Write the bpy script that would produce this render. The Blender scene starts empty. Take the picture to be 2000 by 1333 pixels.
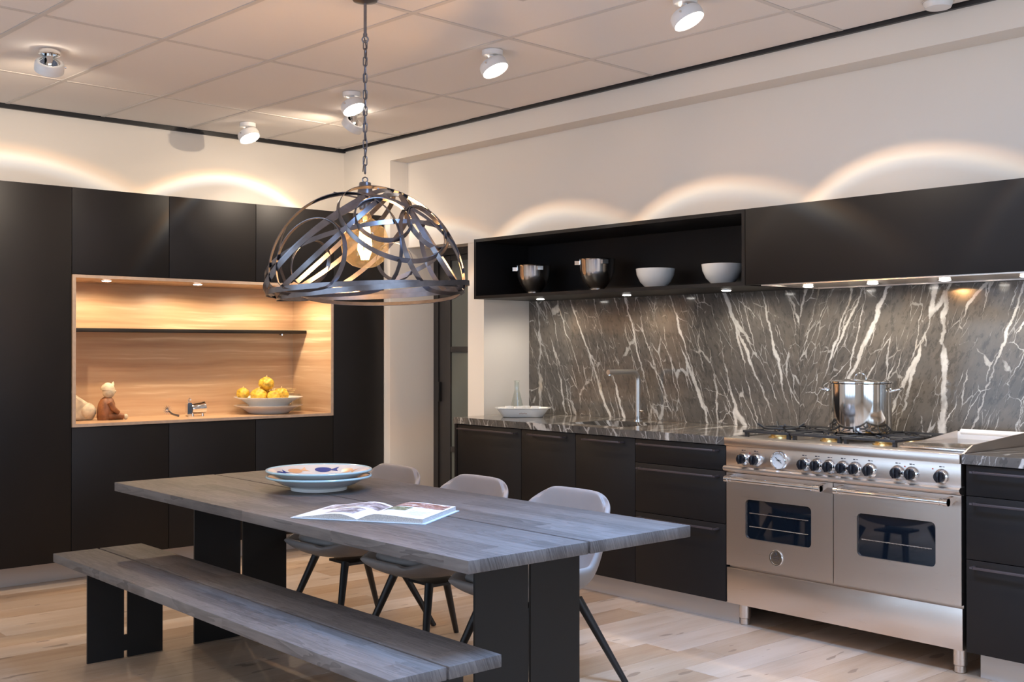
import bpy, bmesh, math, random
from mathutils import Vector, Matrix
R = math.radians
random.seed(7)
SC = bpy.context.scene
COL = SC.collection

# ------------------------------------------------------------------ camera
cam = bpy.data.cameras.new('camera')
cam.sensor_width = 36.0
cam.lens = 2223.07 / 2000 * 36.0
cam.clip_start = 0.05
co = bpy.data.objects.new('camera', cam); COL.objects.link(co)
co.location = (-4.5048, -3.5213, 1.3673)
co.rotation_euler = (R(90 + 0.336), 0, R(-41.3946))
SC.camera = co

# ------------------------------------------------------------------ world, daylight, exposure
w = bpy.data.worlds.new('world'); SC.world = w; w.use_nodes = True
nt = w.node_tree; nt.nodes.clear()
bg = nt.nodes.new('ShaderNodeBackground'); wo = nt.nodes.new('ShaderNodeOutputWorld')
bg.inputs[0].default_value = (0.50, 0.68, 1.0, 1); bg.inputs[1].default_value = 1.2
nt.links.new(bg.outputs[0], wo.inputs[0])

def area(name, loc, rot, sx, sy, energy, col):
    l = bpy.data.lights.new(name, 'AREA'); l.shape = 'RECTANGLE'; l.size = sx; l.size_y = sy
    l.energy = energy; l.color = col
    o = bpy.data.objects.new(name, l); COL.objects.link(o); o.location = loc; o.rotation_euler = rot
    return o
# daylight arriving through the two window bands behind the camera
area('daylight_front_window', (-3.4, -6.62, 1.5), (R(90), 0, 0), 5.0, 2.1, 85, (0.66, 0.80, 1.0))
area('daylight_left_window', (-7.62, 0.6, 1.5), (R(90), 0, R(-90)), 5.6, 2.1, 70, (0.66, 0.80, 1.0))

SC.view_settings.view_transform = 'Standard'
SC.view_settings.look = 'None'
SC.view_settings.gamma = 1.0
SC.view_settings.use_curve_mapping = False
SC.view_settings.exposure = 0.10
SC.cycles.use_denoising = True

# ------------------------------------------------------------------ helpers
def origin(o):
    p = Vector((0, 0, 0))
    while o is not None:
        p += o.location; o = o.parent
    return p

class MB:
    """collects geometry; build() links it as ONE mesh object"""
    def __init__(s): s.v = []; s.f = []
    def add(s, vs, fs):
        n = len(s.v); s.v += [tuple(p) for p in vs]; s.f += [tuple(i + n for i in f) for f in fs]; return s
    def box(s, x0, x1, y0, y1, z0, z1, b=0.0):
        if x0 > x1: x0, x1 = x1, x0
        if y0 > y1: y0, y1 = y1, y0
        if z0 > z1: z0, z1 = z1, z0
        bm = bmesh.new(); bmesh.ops.create_cube(bm, size=1)
        for v in bm.verts:
            v.co = ((x0 + x1) / 2 + v.co.x * (x1 - x0), (y0 + y1) / 2 + v.co.y * (y1 - y0), (z0 + z1) / 2 + v.co.z * (z1 - z0))
        if b: bmesh.ops.bevel(bm, geom=list(bm.edges), offset=b, segments=2, affect='EDGES', profile=0.5)
        return s.bm(bm)
    def bm(s, bm):
        bm.verts.index_update()
        s.add([v.co.copy() for v in bm.verts], [[v.index for v in f.verts] for f in bm.faces]); bm.free(); return s
    def cyl(s, p0, p1, r0, r1=None, n=20, caps=True):
        r1 = r0 if r1 is None else r1
        p0 = Vector(p0); p1 = Vector(p1); d = (p1 - p0).normalized()
        a = d.orthogonal().normalized(); c = d.cross(a)
        vs = []
        for p, r in ((p0, r0), (p1, r1)):
            for i in range(n):
                t = 2 * math.pi * i / n; vs.append(p + a * (r * math.cos(t)) + c * (r * math.sin(t)))
        fs = [(i, (i + 1) % n, n + (i + 1) % n, n + i) for i in range(n)]
        if caps: fs += [tuple(range(n - 1, -1, -1)), tuple(range(n, 2 * n))]
        return s.add(vs, fs)
    def lathe(s, prof, c=(0, 0, 0), axis=(0, 0, 1), n=40, sx=1.0, sy=1.0, caps=True):
        c = Vector(c); ax = Vector(axis).normalized()
        q = Vector((0, 0, 1)).rotation_difference(ax)
        vs = []; fs = []; st = []
        for r, z in prof:
            st.append(len(vs))
            if r < 1e-6: vs.append(c + q @ Vector((0, 0, z)))
            else:
                for i in range(n):
                    t = 2 * math.pi * i / n
                    vs.append(c + q @ Vector((r * math.cos(t) * sx, r * math.sin(t) * sy, z)))
        m = len(prof); pt = [r < 1e-6 for r, z in prof]
        for k in range(m - 1):
            a, b = st[k], st[k + 1]
            for i in range(n):
                j = (i + 1) % n
                if pt[k] and pt[k + 1]: continue
                if pt[k]: fs.append((a, b + j, b + i))
                elif pt[k + 1]: fs.append((a + i, a + j, b))
                else: fs.append((a + i, a + j, b + j, b + i))
        if prof[0] == prof[-1] or (m == 2 and (pt[0] or pt[1])): caps = False
        if caps and not pt[0]: fs.append(tuple(range(n - 1, -1, -1)))
        if caps and not pt[-1]: fs.append(tuple(range(st[-1], st[-1] + n)))
        return s.add(vs, fs)
    def tube(s, pts, r, n=10, closed=False):
        pts = [Vector(p) for p in pts]; m = len(pts); vs = []; fs = []; a = None
        rr = r if isinstance(r, (list, tuple)) else [r] * m
        for k in range(m):
            t = (pts[(k + 1) % m] - pts[k - 1]) if closed or 0 < k < m - 1 else (pts[1] - pts[0] if k == 0 else pts[-1] - pts[-2])
            t.normalize()
            a = t.orthogonal() if a is None else a - t * a.dot(t)
            a.normalize(); b = t.cross(a)
            for i in range(n):
                u = 2 * math.pi * i / n; vs.append(pts[k] + a * (rr[k] * math.cos(u)) + b * (rr[k] * math.sin(u)))
        for k in range(m if closed else m - 1):
            q = (k + 1) % m
            for i in range(n):
                j = (i + 1) % n; fs.append((k * n + i, k * n + j, q * n + j, q * n + i))
        if not closed: fs += [tuple(range(n - 1, -1, -1)), tuple(range((m - 1) * n, m * n))]
        return s.add(vs, fs)
    def prism(s, poly, axis, a, b):
        """poly = 2D points; axis 'x','y','z' = extrusion direction from a to b"""
        def P(u, v, h): return {'x': (h, u, v), 'y': (u, h, v), 'z': (u, v, h)}[axis]
        n = len(poly); vs = [P(u, v, a) for u, v in poly] + [P(u, v, b) for u, v in poly]
        fs = [(i, (i + 1) % n, n + (i + 1) % n, n + i) for i in range(n)] + [tuple(range(n - 1, -1, -1)), tuple(range(n, 2 * n))]
        return s.add(vs, fs)
    def frame(s, outer, inner, axis, a, b):
        """a plate with a hole: outer and inner are loops with the same point count"""
        def P(u, v, h): return {'x': (h, u, v), 'y': (u, h, v), 'z': (u, v, h)}[axis]
        n = len(outer); vs = []
        for h in (a, b): vs += [P(u, v, h) for u, v in outer] + [P(u, v, h) for u, v in inner]
        fs = []
        for i in range(n):
            j = (i + 1) % n
            fs += [(i, j, n + j, n + i), (2 * n + i, 2 * n + j, 3 * n + j, 3 * n + i), (i, j, 2 * n + j, 2 * n + i), (n + i, n + j, 3 * n + j, 3 * n + i)]
        return s.add(vs, fs)
    def build(s, name, mat, parent=None, smooth=True, at=None, angle=35):
        off = origin(parent) if parent is not None else Vector((0, 0, 0))
        if parent is None:
            if at is None:
                xs = [p[0] for p in s.v]; ys = [p[1] for p in s.v]; zs = [p[2] for p in s.v]
                at = ((min(xs) + max(xs)) / 2, (min(ys) + max(ys)) / 2, min(zs))
            off = Vector(at)
        me = bpy.data.meshes.new(name)
        me.from_pydata([(p[0] - off[0], p[1] - off[1], p[2] - off[2]) for p in s.v], [], s.f)
        bm = bmesh.new(); bm.from_mesh(me); bmesh.ops.recalc_face_normals(bm, faces=bm.faces); bm.to_mesh(me); bm.free()
        if smooth:
            me.polygons.foreach_set('use_smooth', [True] * len(me.polygons)); me.set_sharp_from_angle(angle=R(angle))
        me.materials.append(mat)
        o = bpy.data.objects.new(name, me); COL.objects.link(o)
        if parent is not None: o.parent = parent
        else: o.location = off
        return o

def rrect(u0, u1, v0, v1, r, n=6):
    pts = []
    for cu, cv, a0 in ((u1 - r, v1 - r, 0), (u0 + r, v1 - r, 90), (u0 + r, v0 + r, 180), (u1 - r, v0 + r, 270)):
        for i in range(n + 1):
            a = R(a0 + 90 * i / n); pts.append((cu + r * math.cos(a), cv + r * math.sin(a)))
    return pts
def srect(u0, u1, v0, v1, n=6):
    """square loop with the same point count as rrect"""
    pts = []
    for cu, cv in ((u1, v1), (u0, v1), (u0, v0), (u1, v0)): pts += [(cu, cv)] * (n + 1)
    return pts

def thing(name, loc, label, cat, group=None):
    o = bpy.data.objects.new(name, None); COL.objects.link(o); o.location = loc; o.empty_display_size = 0.05
    return tag(o, label, cat, group)
def tag(o, label, cat, group=None):
    o['label'] = label; o['category'] = cat
    if group: o['group'] = group
    return o
def struct(o):
    o['kind'] = 'structure'; return o
def copy_tree(o, parent=None):
    c = o.copy(); COL.objects.link(c); c.parent = parent
    for ch in list(o.children): copy_tree(ch, c)
    return c

# ------------------------------------------------------------------ materials
def mat(name):
    m = bpy.data.materials.new(name); m.use_nodes = True
    n = m.node_tree; return m, n.nodes, n.links, n.nodes['Principled BSDF']
def plain(name, col, rough=0.5, metal=0.0, spec=0.5, bump=0.0, bscale=200, var=0.0, vscale=6, **kw):
    m, N, L, B = mat(name)
    B.inputs['Base Color'].default_value = (*col, 1); B.inputs['Roughness'].default_value = rough
    B.inputs['Metallic'].default_value = metal; B.inputs['Specular IOR Level'].default_value = spec
    for k, v in kw.items(): B.inputs[k.replace('_', ' ')].default_value = v
    g = N.new('ShaderNodeNewGeometry')
    if var:
        t = N.new('ShaderNodeTexNoise'); t.inputs['Scale'].default_value = vscale; t.inputs['Detail'].default_value = 4
        L.new(g.outputs['Position'], t.inputs['Vector'])
        r = N.new('ShaderNodeMapRange'); r.inputs['To Min'].default_value = 1 - var; r.inputs['To Max'].default_value = 1 + var
        r.inputs['From Min'].default_value = 0.3; r.inputs['From Max'].default_value = 0.7
        L.new(t.outputs['Fac'], r.inputs['Value'])
        x = N.new('ShaderNodeVectorMath'); x.operation = 'SCALE'; x.inputs[0].default_value = col
        L.new(r.outputs['Result'], x.inputs['Scale']); L.new(x.outputs[0], B.inputs['Base Color'])
    if bump:
        t = N.new('ShaderNodeTexNoise'); t.inputs['Scale'].default_value = bscale; t.inputs['Detail'].default_value = 3
        L.new(g.outputs['Position'], t.inputs['Vector'])
        b = N.new('ShaderNodeBump'); b.inputs['Strength'].default_value = bump; b.inputs['Distance'].default_value = 0.002
        L.new(t.outputs['Fac'], b.inputs['Height']); L.new(b.outputs[0], B.inputs['Normal'])
    return m
def emit(name, col, s):
    m, N, L, B = mat(name); B.inputs['Base Color'].default_value = (*col, 1)
    B.inputs['Emission Color'].default_value = (*col, 1); B.inputs['Emission Strength'].default_value = s
    return m
def thin_glass(name, tint, gloss=0.12, rough=0.02, base=0.03):
    """thin clear pane: mostly transparent, Fresnel reflection on top"""
    m, N, L, B = mat(name); N.remove(B)
    t = N.new('ShaderNodeBsdfTransparent'); t.inputs[0].default_value = (*tint, 1)
    g = N.new('ShaderNodeBsdfGlossy'); g.inputs['Roughness'].default_value = rough; g.inputs[0].default_value = (1, 1, 1, 1)
    lw = N.new('ShaderNodeLayerWeight'); lw.inputs[0].default_value = 0.5
    fac = math_node(N, L, 'ADD', base, math_node(N, L, 'MULTIPLY', math_node(N, L, 'POWER', lw.outputs['Facing'], 4.0), gloss))
    mx = N.new('ShaderNodeMixShader'); L.new(fac, mx.inputs[0]); L.new(t.outputs[0], mx.inputs[1]); L.new(g.outputs[0], mx.inputs[2])
    L.new(mx.outputs[0], N['Material Output'].inputs[0]); return m
def math_node(N, L, op, a, b=None, c=None):
    n = N.new('ShaderNodeMath'); n.operation = op
    for i, q in enumerate((a, b, c)):
        if q is None: continue
        if isinstance(q, (int, float)): n.inputs[i].default_value = q
        else: L.new(q, n.inputs[i])
    return n.outputs[0]
def ramp(N, L, fac, stops, interp='LINEAR'):
    r = N.new('ShaderNodeValToRGB'); r.color_ramp.interpolation = interp; e = r.color_ramp.elements
    while len(e) < len(stops): e.new(0.5)
    for i, (p, c) in enumerate(stops): e[i].position = p; e[i].color = (*c, 1)
    L.new(fac, r.inputs[0]); return r.outputs[0]
def mixc(N, L, fac, a, b, mode='MIX'):
    n = N.new('ShaderNodeMix'); n.data_type = 'RGBA'; n.blend_type = mode
    for k, q in (('Factor', fac), ('A', a), ('B', b)):
        s = [i for i in n.inputs if i.name == k and (i.type == ('VALUE' if k == 'Factor' else 'RGBA'))][0]
        if isinstance(q, (int, float)): s.default_value = q
        elif isinstance(q, tuple): s.default_value = (*q, 1)
        else: L.new(q, s)
    return [o for o in n.outputs if o.type == 'RGBA'][0]
def noise(N, L, vec, scale, detail=4, rough=0.55, dist=0.0):
    t = N.new('ShaderNodeTexNoise'); t.inputs['Scale'].default_value = scale; t.inputs['Detail'].default_value = detail
    t.inputs['Roughness'].default_value = rough; t.inputs['Distortion'].default_value = dist
    L.new(vec, t.inputs['Vector']); return t.outputs['Fac']
def comb(N, L, x, y, z):
    c = N.new('ShaderNodeCombineXYZ')
    for i, q in enumerate((x, y, z)):
        if isinstance(q, (int, float)): c.inputs[i].default_value = q
        else: L.new(q, c.inputs[i])
    return c.outputs[0]

def marble():
    m, N, L, B = mat('grey_veined_marble')
    g = N.new('ShaderNodeNewGeometry'); sp = N.new('ShaderNodeSeparateXYZ'); L.new(g.outputs['Position'], sp.inputs[0])
    M = lambda op, a, b=None, c=None: math_node(N, L, op, a, b, c)
    u = M('ABSOLUTE', M('SUBTRACT', sp.outputs['Y'], 0.055)); wv = M('ADD', sp.outputs['Z'], M('MULTIPLY', sp.outputs['X'], 0.9))
    # lean of the veins: they run down towards the book-match joint
    lean = M('SUBTRACT', u, M('MULTIPLY', wv, 0.36))
    side = M('MULTIPLY', M('LESS_THAN', sp.outputs['Y'], 0.055), 3.7)
    def layer(su, sw, seed, half, mlo, mhi, dscale, damt, mscale=2.2, fine=0.0):
        """crisp vein network: edges of stretched, noise-bent cells; half = vein half width in metres"""
        p0 = comb(N, L, u, wv, M('ADD', seed, side))
        d = noise(N, L, p0, dscale, 5, 0.62)
        d2 = noise(N, L, comb(N, L, u, wv, M('ADD', seed + 3.1, side)), dscale, 4, 0.6)
        uu = M('ADD', lean, M('MULTIPLY', M('SUBTRACT', d, 0.5), damt))
        ww = M('ADD', wv, M('MULTIPLY', M('SUBTRACT', d2, 0.5), damt * 1.5))
        vo = N.new('ShaderNodeTexVoronoi'); vo.feature = 'DISTANCE_TO_EDGE'; vo.voronoi_dimensions = '2D'; vo.inputs['Scale'].default_value = 1.0
        L.new(comb(N, L, M('ADD', M('MULTIPLY', uu, su), M('ADD', seed * 1.7, side)), M('MULTIPLY', ww, sw), 0.0), vo.inputs['Vector'])
        mk = noise(N, L, comb(N, L, M('MULTIPLY', lean, mscale * 1.8), M('MULTIPLY', wv, mscale), M('ADD', seed + 9.3, side)), 1.0, 4, 0.62)
        mr = N.new('ShaderNodeMapRange'); mr.inputs['From Min'].default_value = mlo; mr.inputs['From Max'].default_value = mhi
        L.new(mk, mr.inputs['Value'])
        wd = M('MAXIMUM', M('MULTIPLY', mr.outputs['Result'], half * su), 1e-4)
        v = M('MULTIPLY', M('SUBTRACT', 1.0, M('DIVIDE', vo.outputs['Distance'], wd)), 2.2)
        return M('MULTIPLY', M('MINIMUM', M('MAXIMUM', v, 0.0), 1.0), M('MINIMUM', M('MULTIPLY', mr.outputs['Result'], 2.0), 1.0))
    v1 = layer(3.0, 0.46, 1.7, 0.019, 0.38, 0.76, 8.0, 0.075)
    v2 = layer(6.2, 1.05, 5.2, 0.0085, 0.45, 0.72, 9.0, 0.065)
    v3 = layer(14.0, 3.0, 11.9, 0.0055, 0.48, 0.70, 16.0, 0.038, 3.5)
    v4 = layer(6.5, 4.5, 21.4, 0.0045, 0.50, 0.72, 10.0, 0.06, 2.4)
    v5 = layer(30.0, 9.0, 31.4, 0.0030, 0.48, 0.72, 26.0, 0.018, 5.0)
    brk = noise(N, L, comb(N, L, M('MULTIPLY', lean, 60.0), M('MULTIPLY', wv, 26.0), side), 1.0, 3, 0.6)
    vs = M('MAXIMUM', M('MAXIMUM', v1, M('MULTIPLY', v2, 0.85)), M('MAXIMUM', M('MULTIPLY', v3, 0.62), M('MAXIMUM', M('MULTIPLY', v4, 0.7), M('MULTIPLY', v5, 0.38))))
    vs = M('MULTIPLY', vs, M('MINIMUM', M('ADD', 0.45, M('MULTIPLY', brk, 1.0)), 1.0))
    blot = noise(N, L, comb(N, L, M('MULTIPLY', lean, 3.0), M('MULTIPLY', wv, 2.0), side), 1.3, 6, 0.65)
    fine = noise(N, L, comb(N, L, M('MULTIPLY', lean, 40.0), M('MULTIPLY', wv, 18.0), side), 1.0, 5, 0.7)
    base = ramp(N, L, blot, [(0.32, (0.044, 0.041, 0.040)), (0.5, (0.086, 0.076, 0.066)), (0.70, (0.145, 0.120, 0.094))])
    base = mixc(N, L, M('MULTIPLY', fine, 0.75), base, (0.155, 0.138, 0.120))
    base = mixc(N, L, M('MULTIPLY', M('LESS_THAN', fine, 0.44), 0.35), base, (0.03, 0.028, 0.028))
    tone = noise(N, L, comb(N, L, M('MULTIPLY', u, 2.0), wv, 4.0), 2.3, 3)
    veinc = ramp(N, L, tone, [(0.35, (0.66, 0.64, 0.61)), (0.62, (0.62, 0.58, 0.52)), (0.70, (0.52, 0.38, 0.22))])
    colr = mixc(N, L, M('MULTIPLY', vs, 0.92), base, veinc)
    L.new(colr, B.inputs['Base Color']); B.inputs['Roughness'].default_value = 0.09
    return m

def stave_wood(name, dark, light, axis, stave_w, stave_l, rough, bump=0.25, warm=None):
    """solid oak made of glued staves; axis = grain direction (0 = x, 1 = y)"""
    m, N, L, B = mat(name)
    g = N.new('ShaderNodeNewGeometry'); sp = N.new('ShaderNodeSeparateXYZ'); L.new(g.outputs['Position'], sp.inputs[0])
    M = lambda op, a, b=None, c=None: math_node(N, L, op, a, b, c)
    al = sp.outputs[axis]; ac = M('ADD', sp.outputs[1 - axis], M('MULTIPLY', sp.outputs['Z'], 0.37))
    br = N.new('ShaderNodeTexBrick'); br.inputs['Scale'].default_value = 1.0; br.offset = 0.37; br.inputs['Mortar Size'].default_value = 0.0
    br.inputs['Brick Width'].default_value = stave_l; br.inputs['Row Height'].default_value = stave_w
    br.inputs['Color1'].default_value = (0, 0, 0, 1); br.inputs['Color2'].default_value = (1, 1, 1, 1)
    L.new(comb(N, L, al, sp.outputs[1 - axis], 0.0), br.inputs['Vector'])
    sb = N.new('ShaderNodeSeparateColor'); L.new(br.outputs['Color'], sb.inputs[0]); rnd = sb.outputs[0]
    p = comb(N, L, M('MULTIPLY', al, 2.2), M('MULTIPLY', ac, 26.0), M('MULTIPLY', rnd, 7.0))
    cath = noise(N, L, p, 1.0, 3, 0.5, 0.6)
    rings = M('FRACT', M('MULTIPLY', cath, 7.0))
    fine = noise(N, L, comb(N, L, M('MULTIPLY', al, 9.0), M('MULTIPLY', ac, 260.0), M('MULTIPLY', sp.outputs['Z'], 60)), 1.0, 3, 0.6)
    f = M('ADD', M('ADD', M('MULTIPLY', rnd, 0.34), M('MULTIPLY', rings, 0.34)), M('MULTIPLY', fine, 0.5))
    c = ramp(N, L, f, [(0.12, dark), (0.85, light)])
    L.new(c, B.inputs['Base Color']); B.inputs['Roughness'].default_value = rough; B.inputs['Specular IOR Level'].default_value = 0.35
    b = N.new('ShaderNodeBump'); b.inputs['Strength'].default_value = bump; b.inputs['Distance'].default_value = 0.0015
    L.new(M('ADD', fine, M('MULTIPLY', rings, 0.4)), b.inputs['Height']); L.new(b.outputs[0], B.inputs['Normal'])
    return m

def floor_wood(per_object=True):
    m, N, L, B = mat('pale_oak_floor' if per_object else 'pale_oak_floor_beyond')
    g = N.new('ShaderNodeNewGeometry'); sp = N.new('ShaderNodeSeparateXYZ'); L.new(g.outputs['Position'], sp.inputs[0])
    M = lambda op, a, b=None, c=None: math_node(N, L, op, a, b, c)
    if per_object:
        oi = N.new('ShaderNodeObjectInfo'); rnd = oi.outputs['Random']
    else:
        br = N.new('ShaderNodeTexBrick'); br.inputs['Scale'].default_value = 1.0; br.offset = 0.4; br.inputs['Mortar Size'].default_value = 0.002
        br.inputs['Brick Width'].default_value = 1.9; br.inputs['Row Height'].default_value = 0.19
        br.inputs['Color1'].default_value = (0, 0, 0, 1); br.inputs['Color2'].default_value = (1, 1, 1, 1); br.inputs['Mortar'].default_value = (0, 0, 0, 1)
        L.new(comb(N, L, sp.outputs[0], sp.outputs[1], 0.0), br.inputs['Vector'])
        sb = N.new('ShaderNodeSeparateColor'); L.new(br.outputs['Color'], sb.inputs[0]); rnd = sb.outputs[0]
    off = M('MULTIPLY', rnd, 23.0)
    p = comb(N, L, M('ADD', M('MULTIPLY', sp.outputs[0], 1.6), off), M('ADD', M('MULTIPLY', sp.outputs[1], 14.0), off), 0.0)
    cath = noise(N, L, p, 1.0, 4, 0.55, 0.5)
    fine = noise(N, L, comb(N, L, M('MULTIPLY', sp.outputs[0], 7.0), M('MULTIPLY', sp.outputs[1], 190.0), off), 1.0, 3)
    knot = noise(N, L, comb(N, L, M('ADD', M('MULTIPLY', sp.outputs[0], 5.0), off), M('MULTIPLY', sp.outputs[1], 16.0), off), 1.0, 1)
    f = M('ADD', M('ADD', M('MULTIPLY', rnd, 0.42), M('MULTIPLY', cath, 0.55)), M('MULTIPLY', fine, 0.22))
    c = ramp(N, L, f, [(0.18, (0.31, 0.185, 0.105)), (0.5, (0.45, 0.315, 0.212)), (0.85, (0.585, 0.46, 0.36))])
    c = mixc(N, L, M('MULTIPLY', M('GREATER_THAN', knot, 0.71), 0.55), c, (0.16, 0.10, 0.065))
    L.new(c, B.inputs['Base Color']); B.inputs['Roughness'].default_value = 0.42
    b = N.new('ShaderNodeBump'); b.inputs['Strength'].default_value = 0.12; b.inputs['Distance'].default_value = 0.001
    L.new(fine, b.inputs['Height']); L.new(b.outputs[0], B.inputs['Normal'])
    return m

def niche_wood():
    m, N, L, B = mat('honey_veneer')
    g = N.new('ShaderNodeNewGeometry'); sp = N.new('ShaderNodeSeparateXYZ'); L.new(g.outputs['Position'], sp.inputs[0])
    M = lambda op, a, b=None, c=None: math_node(N, L, op, a, b, c)
    al = M('ADD', sp.outputs['X'], sp.outputs['Y'])
    wob = noise(N, L, comb(N, L, M('MULTIPLY', al, 1.3), M('MULTIPLY', sp.outputs['Z'], 2.0), 0.0), 1.0, 3)
    zz = M('ADD', M('ADD', sp.outputs['Z'], M('MULTIPLY', wob, 0.05)), M('MULTIPLY', sp.outputs['Y'], 0.0))
    band = noise(N, L, comb(N, L, M('MULTIPLY', al, 0.5), M('MULTIPLY', zz, 13.0), 3.0), 1.0, 2, 0.6)
    fine = noise(N, L, comb(N, L, M('MULTIPLY', al, 3.0), M('MULTIPLY', zz, 70.0), 1.0), 1.0, 4, 0.6)
    f = M('ADD', M('MULTIPLY', band, 0.8), M('MULTIPLY', fine, 0.25))
    c = ramp(N, L, f, [(0.30, (0.34, 0.19, 0.105)), (0.48, (0.50, 0.31, 0.175)), (0.60, (0.56, 0.37, 0.22)), (0.68, (0.74, 0.56, 0.36))])
    L.new(c, B.inputs['Base Color']); B.inputs['Roughness'].default_value = 0.38
    return m

def brushed(name, col, rough, across=(1, 1, 120), amt=0.12):
    m, N, L, B = mat(name); B.inputs['Base Color'].default_value = (*col, 1); B.inputs['Metallic'].default_value = 1.0
    g = N.new('ShaderNodeNewGeometry'); mp = N.new('ShaderNodeMapping'); mp.inputs['Scale'].default_value = across
    L.new(g.outputs['Position'], mp.inputs[0]); n = noise(N, L, mp.outputs[0], 3.0, 3)
    r = N.new('ShaderNodeMapRange'); r.inputs['To Min'].default_value = rough - amt / 2; r.inputs['To Max'].default_value = rough + amt / 2
    L.new(n, r.inputs['Value']); L.new(r.outputs[0], B.inputs['Roughness'])
    b = N.new('ShaderNodeBump'); b.inputs['Strength'].default_value = 0.04; b.inputs['Distance'].default_value = 0.001
    L.new(n, b.inputs['Height']); L.new(b.outputs[0], B.inputs['Normal']); return m

M_wall = plain('wall_paint', (0.78, 0.715, 0.635), 0.85, bump=0.03, bscale=260)
M_ceil = plain('ceiling_tile', (0.88, 0.81, 0.75), 0.9, bump=0.05, bscale=420)
M_grid = plain('ceiling_grid_metal', (0.70, 0.635, 0.58), 0.55)
M_trim = plain('black_trim_and_gap_shade', (0.012, 0.012, 0.014), 0.4)
M_black = plain('matt_black_lacquer', (0.0095, 0.0080, 0.0080), 0.48, spec=0.30, var=0.06)
M_blackin = plain('black_carcass', (0.008, 0.008, 0.009), 0.6)
M_handle = plain('black_anodised', (0.11, 0.092, 0.098), 0.32, metal=0.6)
M_plinth = plain('plinth_aluminium', (0.55, 0.50, 0.46), 0.38, metal=0.35)
M_marble = marble()
M_table = stave_wood('smoked_grey_oak', (0.044, 0.037, 0.034), (0.160, 0.140, 0.130), 1, 0.088, 0.62, 0.56)
M_floor = floor_wood(True); M_floor2 = floor_wood(False)
M_niche = niche_wood()
M_edge = plain('veneer_edge', (0.50, 0.36, 0.26), 0.5, var=0.1, vscale=30)
M_steel = brushed('brushed_steel', (0.72, 0.645, 0.585), 0.30, (1, 1, 110))
M_steel_v = brushed('steel_bowl', (0.66, 0.62, 0.58), 0.17, (4, 4, 60), 0.05)
M_chrome = plain('chrome', (0.78, 0.78, 0.78), 0.07, metal=1.0)
M_darkmetal = plain('lamp_steel', (0.22, 0.21, 0.225), 0.30, metal=1.0, var=0.15, vscale=25)
M_iron = plain('cast_iron', (0.018, 0.018, 0.020), 0.5, bump=0.1)
M_brass = plain('brass', (0.72, 0.50, 0.20), 0.3, metal=1.0)
M_knob = plain('black_knob', (0.010, 0.010, 0.013), 0.22)
M_ovenglass = plain('oven_glass', (0.004, 0.007, 0.012), 0.03, spec=0.9)
M_rack = plain('oven_rack', (0.55, 0.55, 0.55), 0.25, metal=1.0)
M_white = plain('white_glaze', (0.80, 0.79, 0.76), 0.12)
M_white_and_glint = plain('white_lacquer_and_lip_glint', (0.80, 0.78, 0.75), 0.35)
M_rim = plain('pale_blue_glaze', (0.52, 0.72, 0.76), 0.12)
M_blue = plain('cobalt_glaze', (0.035, 0.065, 0.30), 0.15)
M_orange = plain('apricot_glaze', (0.82, 0.47, 0.24), 0.15)
M_leather = plain('taupe_leather', (0.30, 0.265, 0.245), 0.55, bump=0.12, bscale=350, var=0.06)
M_leg = plain('black_steel', (0.012, 0.011, 0.011), 0.4)
M_legplate = plain('black_plate', (0.011, 0.010, 0.0095), 0.5, spec=0.35)
M_spot = plain('white_lamp_body', (0.78, 0.76, 0.74), 0.3)
M_ledw = emit('led_face', (1.0, 0.93, 0.82), 14.0)
M_ledn = emit('downlight_face', (1.0, 0.95, 0.88), 18.0)
M_fil = emit('filament', (1.0, 0.62, 0.25), 32.0)
M_bulb = thin_glass('amber_bulb_glass', (1.0, 0.92, 0.78), 0.55)
_n = M_bulb.node_tree.nodes; _l = M_bulb.node_tree.links
_t = _n.new('ShaderNodeBsdfTranslucent'); _t.inputs[0].default_value = (1, .82, .52, 1); _m = _n.new('ShaderNodeMixShader'); _m.inputs[0].default_value = 0.011
_s = _n['Material Output'].inputs[0].links[0].from_socket; _l.new(_s, _m.inputs[1]); _l.new(_t.outputs[0], _m.inputs[2]); _l.new(_m.outputs[0], _n['Material Output'].inputs[0])
M_panel = emit('cool_led_panel', (0.36, 0.58, 1.0), 8.0)
M_glass = thin_glass('clear_glass', (0.93, 0.955, 0.945), 0.7, base=0.07)
M_pane = thin_glass('window_pane', (0.96, 0.98, 0.98), 0.3)
M_frost = plain('frosted_grey_glass', (0.115, 0.125, 0.11), 0.35, spec=0.6)
M_doorframe = plain('charcoal_steel', (0.030, 0.027, 0.026), 0.45)
M_fruit = plain('yellow_fruit', (0.62, 0.37, 0.035), 0.5, bump=1.0, bscale=70, var=0.45, vscale=40)
M_stone = plain('cream_stone', (0.62, 0.52, 0.36), 0.7, bump=0.3, bscale=60, var=0.25, vscale=25)
M_robe = plain('brown_robe', (0.25, 0.095, 0.035), 0.5, bump=0.3, bscale=90, var=0.45, vscale=22)
M_stick = plain('dry_reed', (0.60, 0.42, 0.20), 0.7, var=0.2, vscale=60)
M_paper = plain('page_paper', (0.80, 0.80, 0.82), 0.6)
M_pageedge = plain('page_edges', (0.50, 0.46, 0.42), 0.8, var=0.25, vscale=300)
M_cover = plain('book_cover', (0.62, 0.70, 0.78), 0.35)
M_ink = plain('grey_print', (0.30, 0.30, 0.32), 0.6)
M_pocket = plain('sink_steel', (0.10, 0.10, 0.105), 0.35, metal=0.8)
M_dial = plain('dial_face', (0.62, 0.62, 0.60), 0.3)
M_red = plain('red_mark', (0.5, 0.05, 0.03), 0.5)
M_neutral = plain('dark_void', (0.02, 0.02, 0.02), 0.9)
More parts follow.
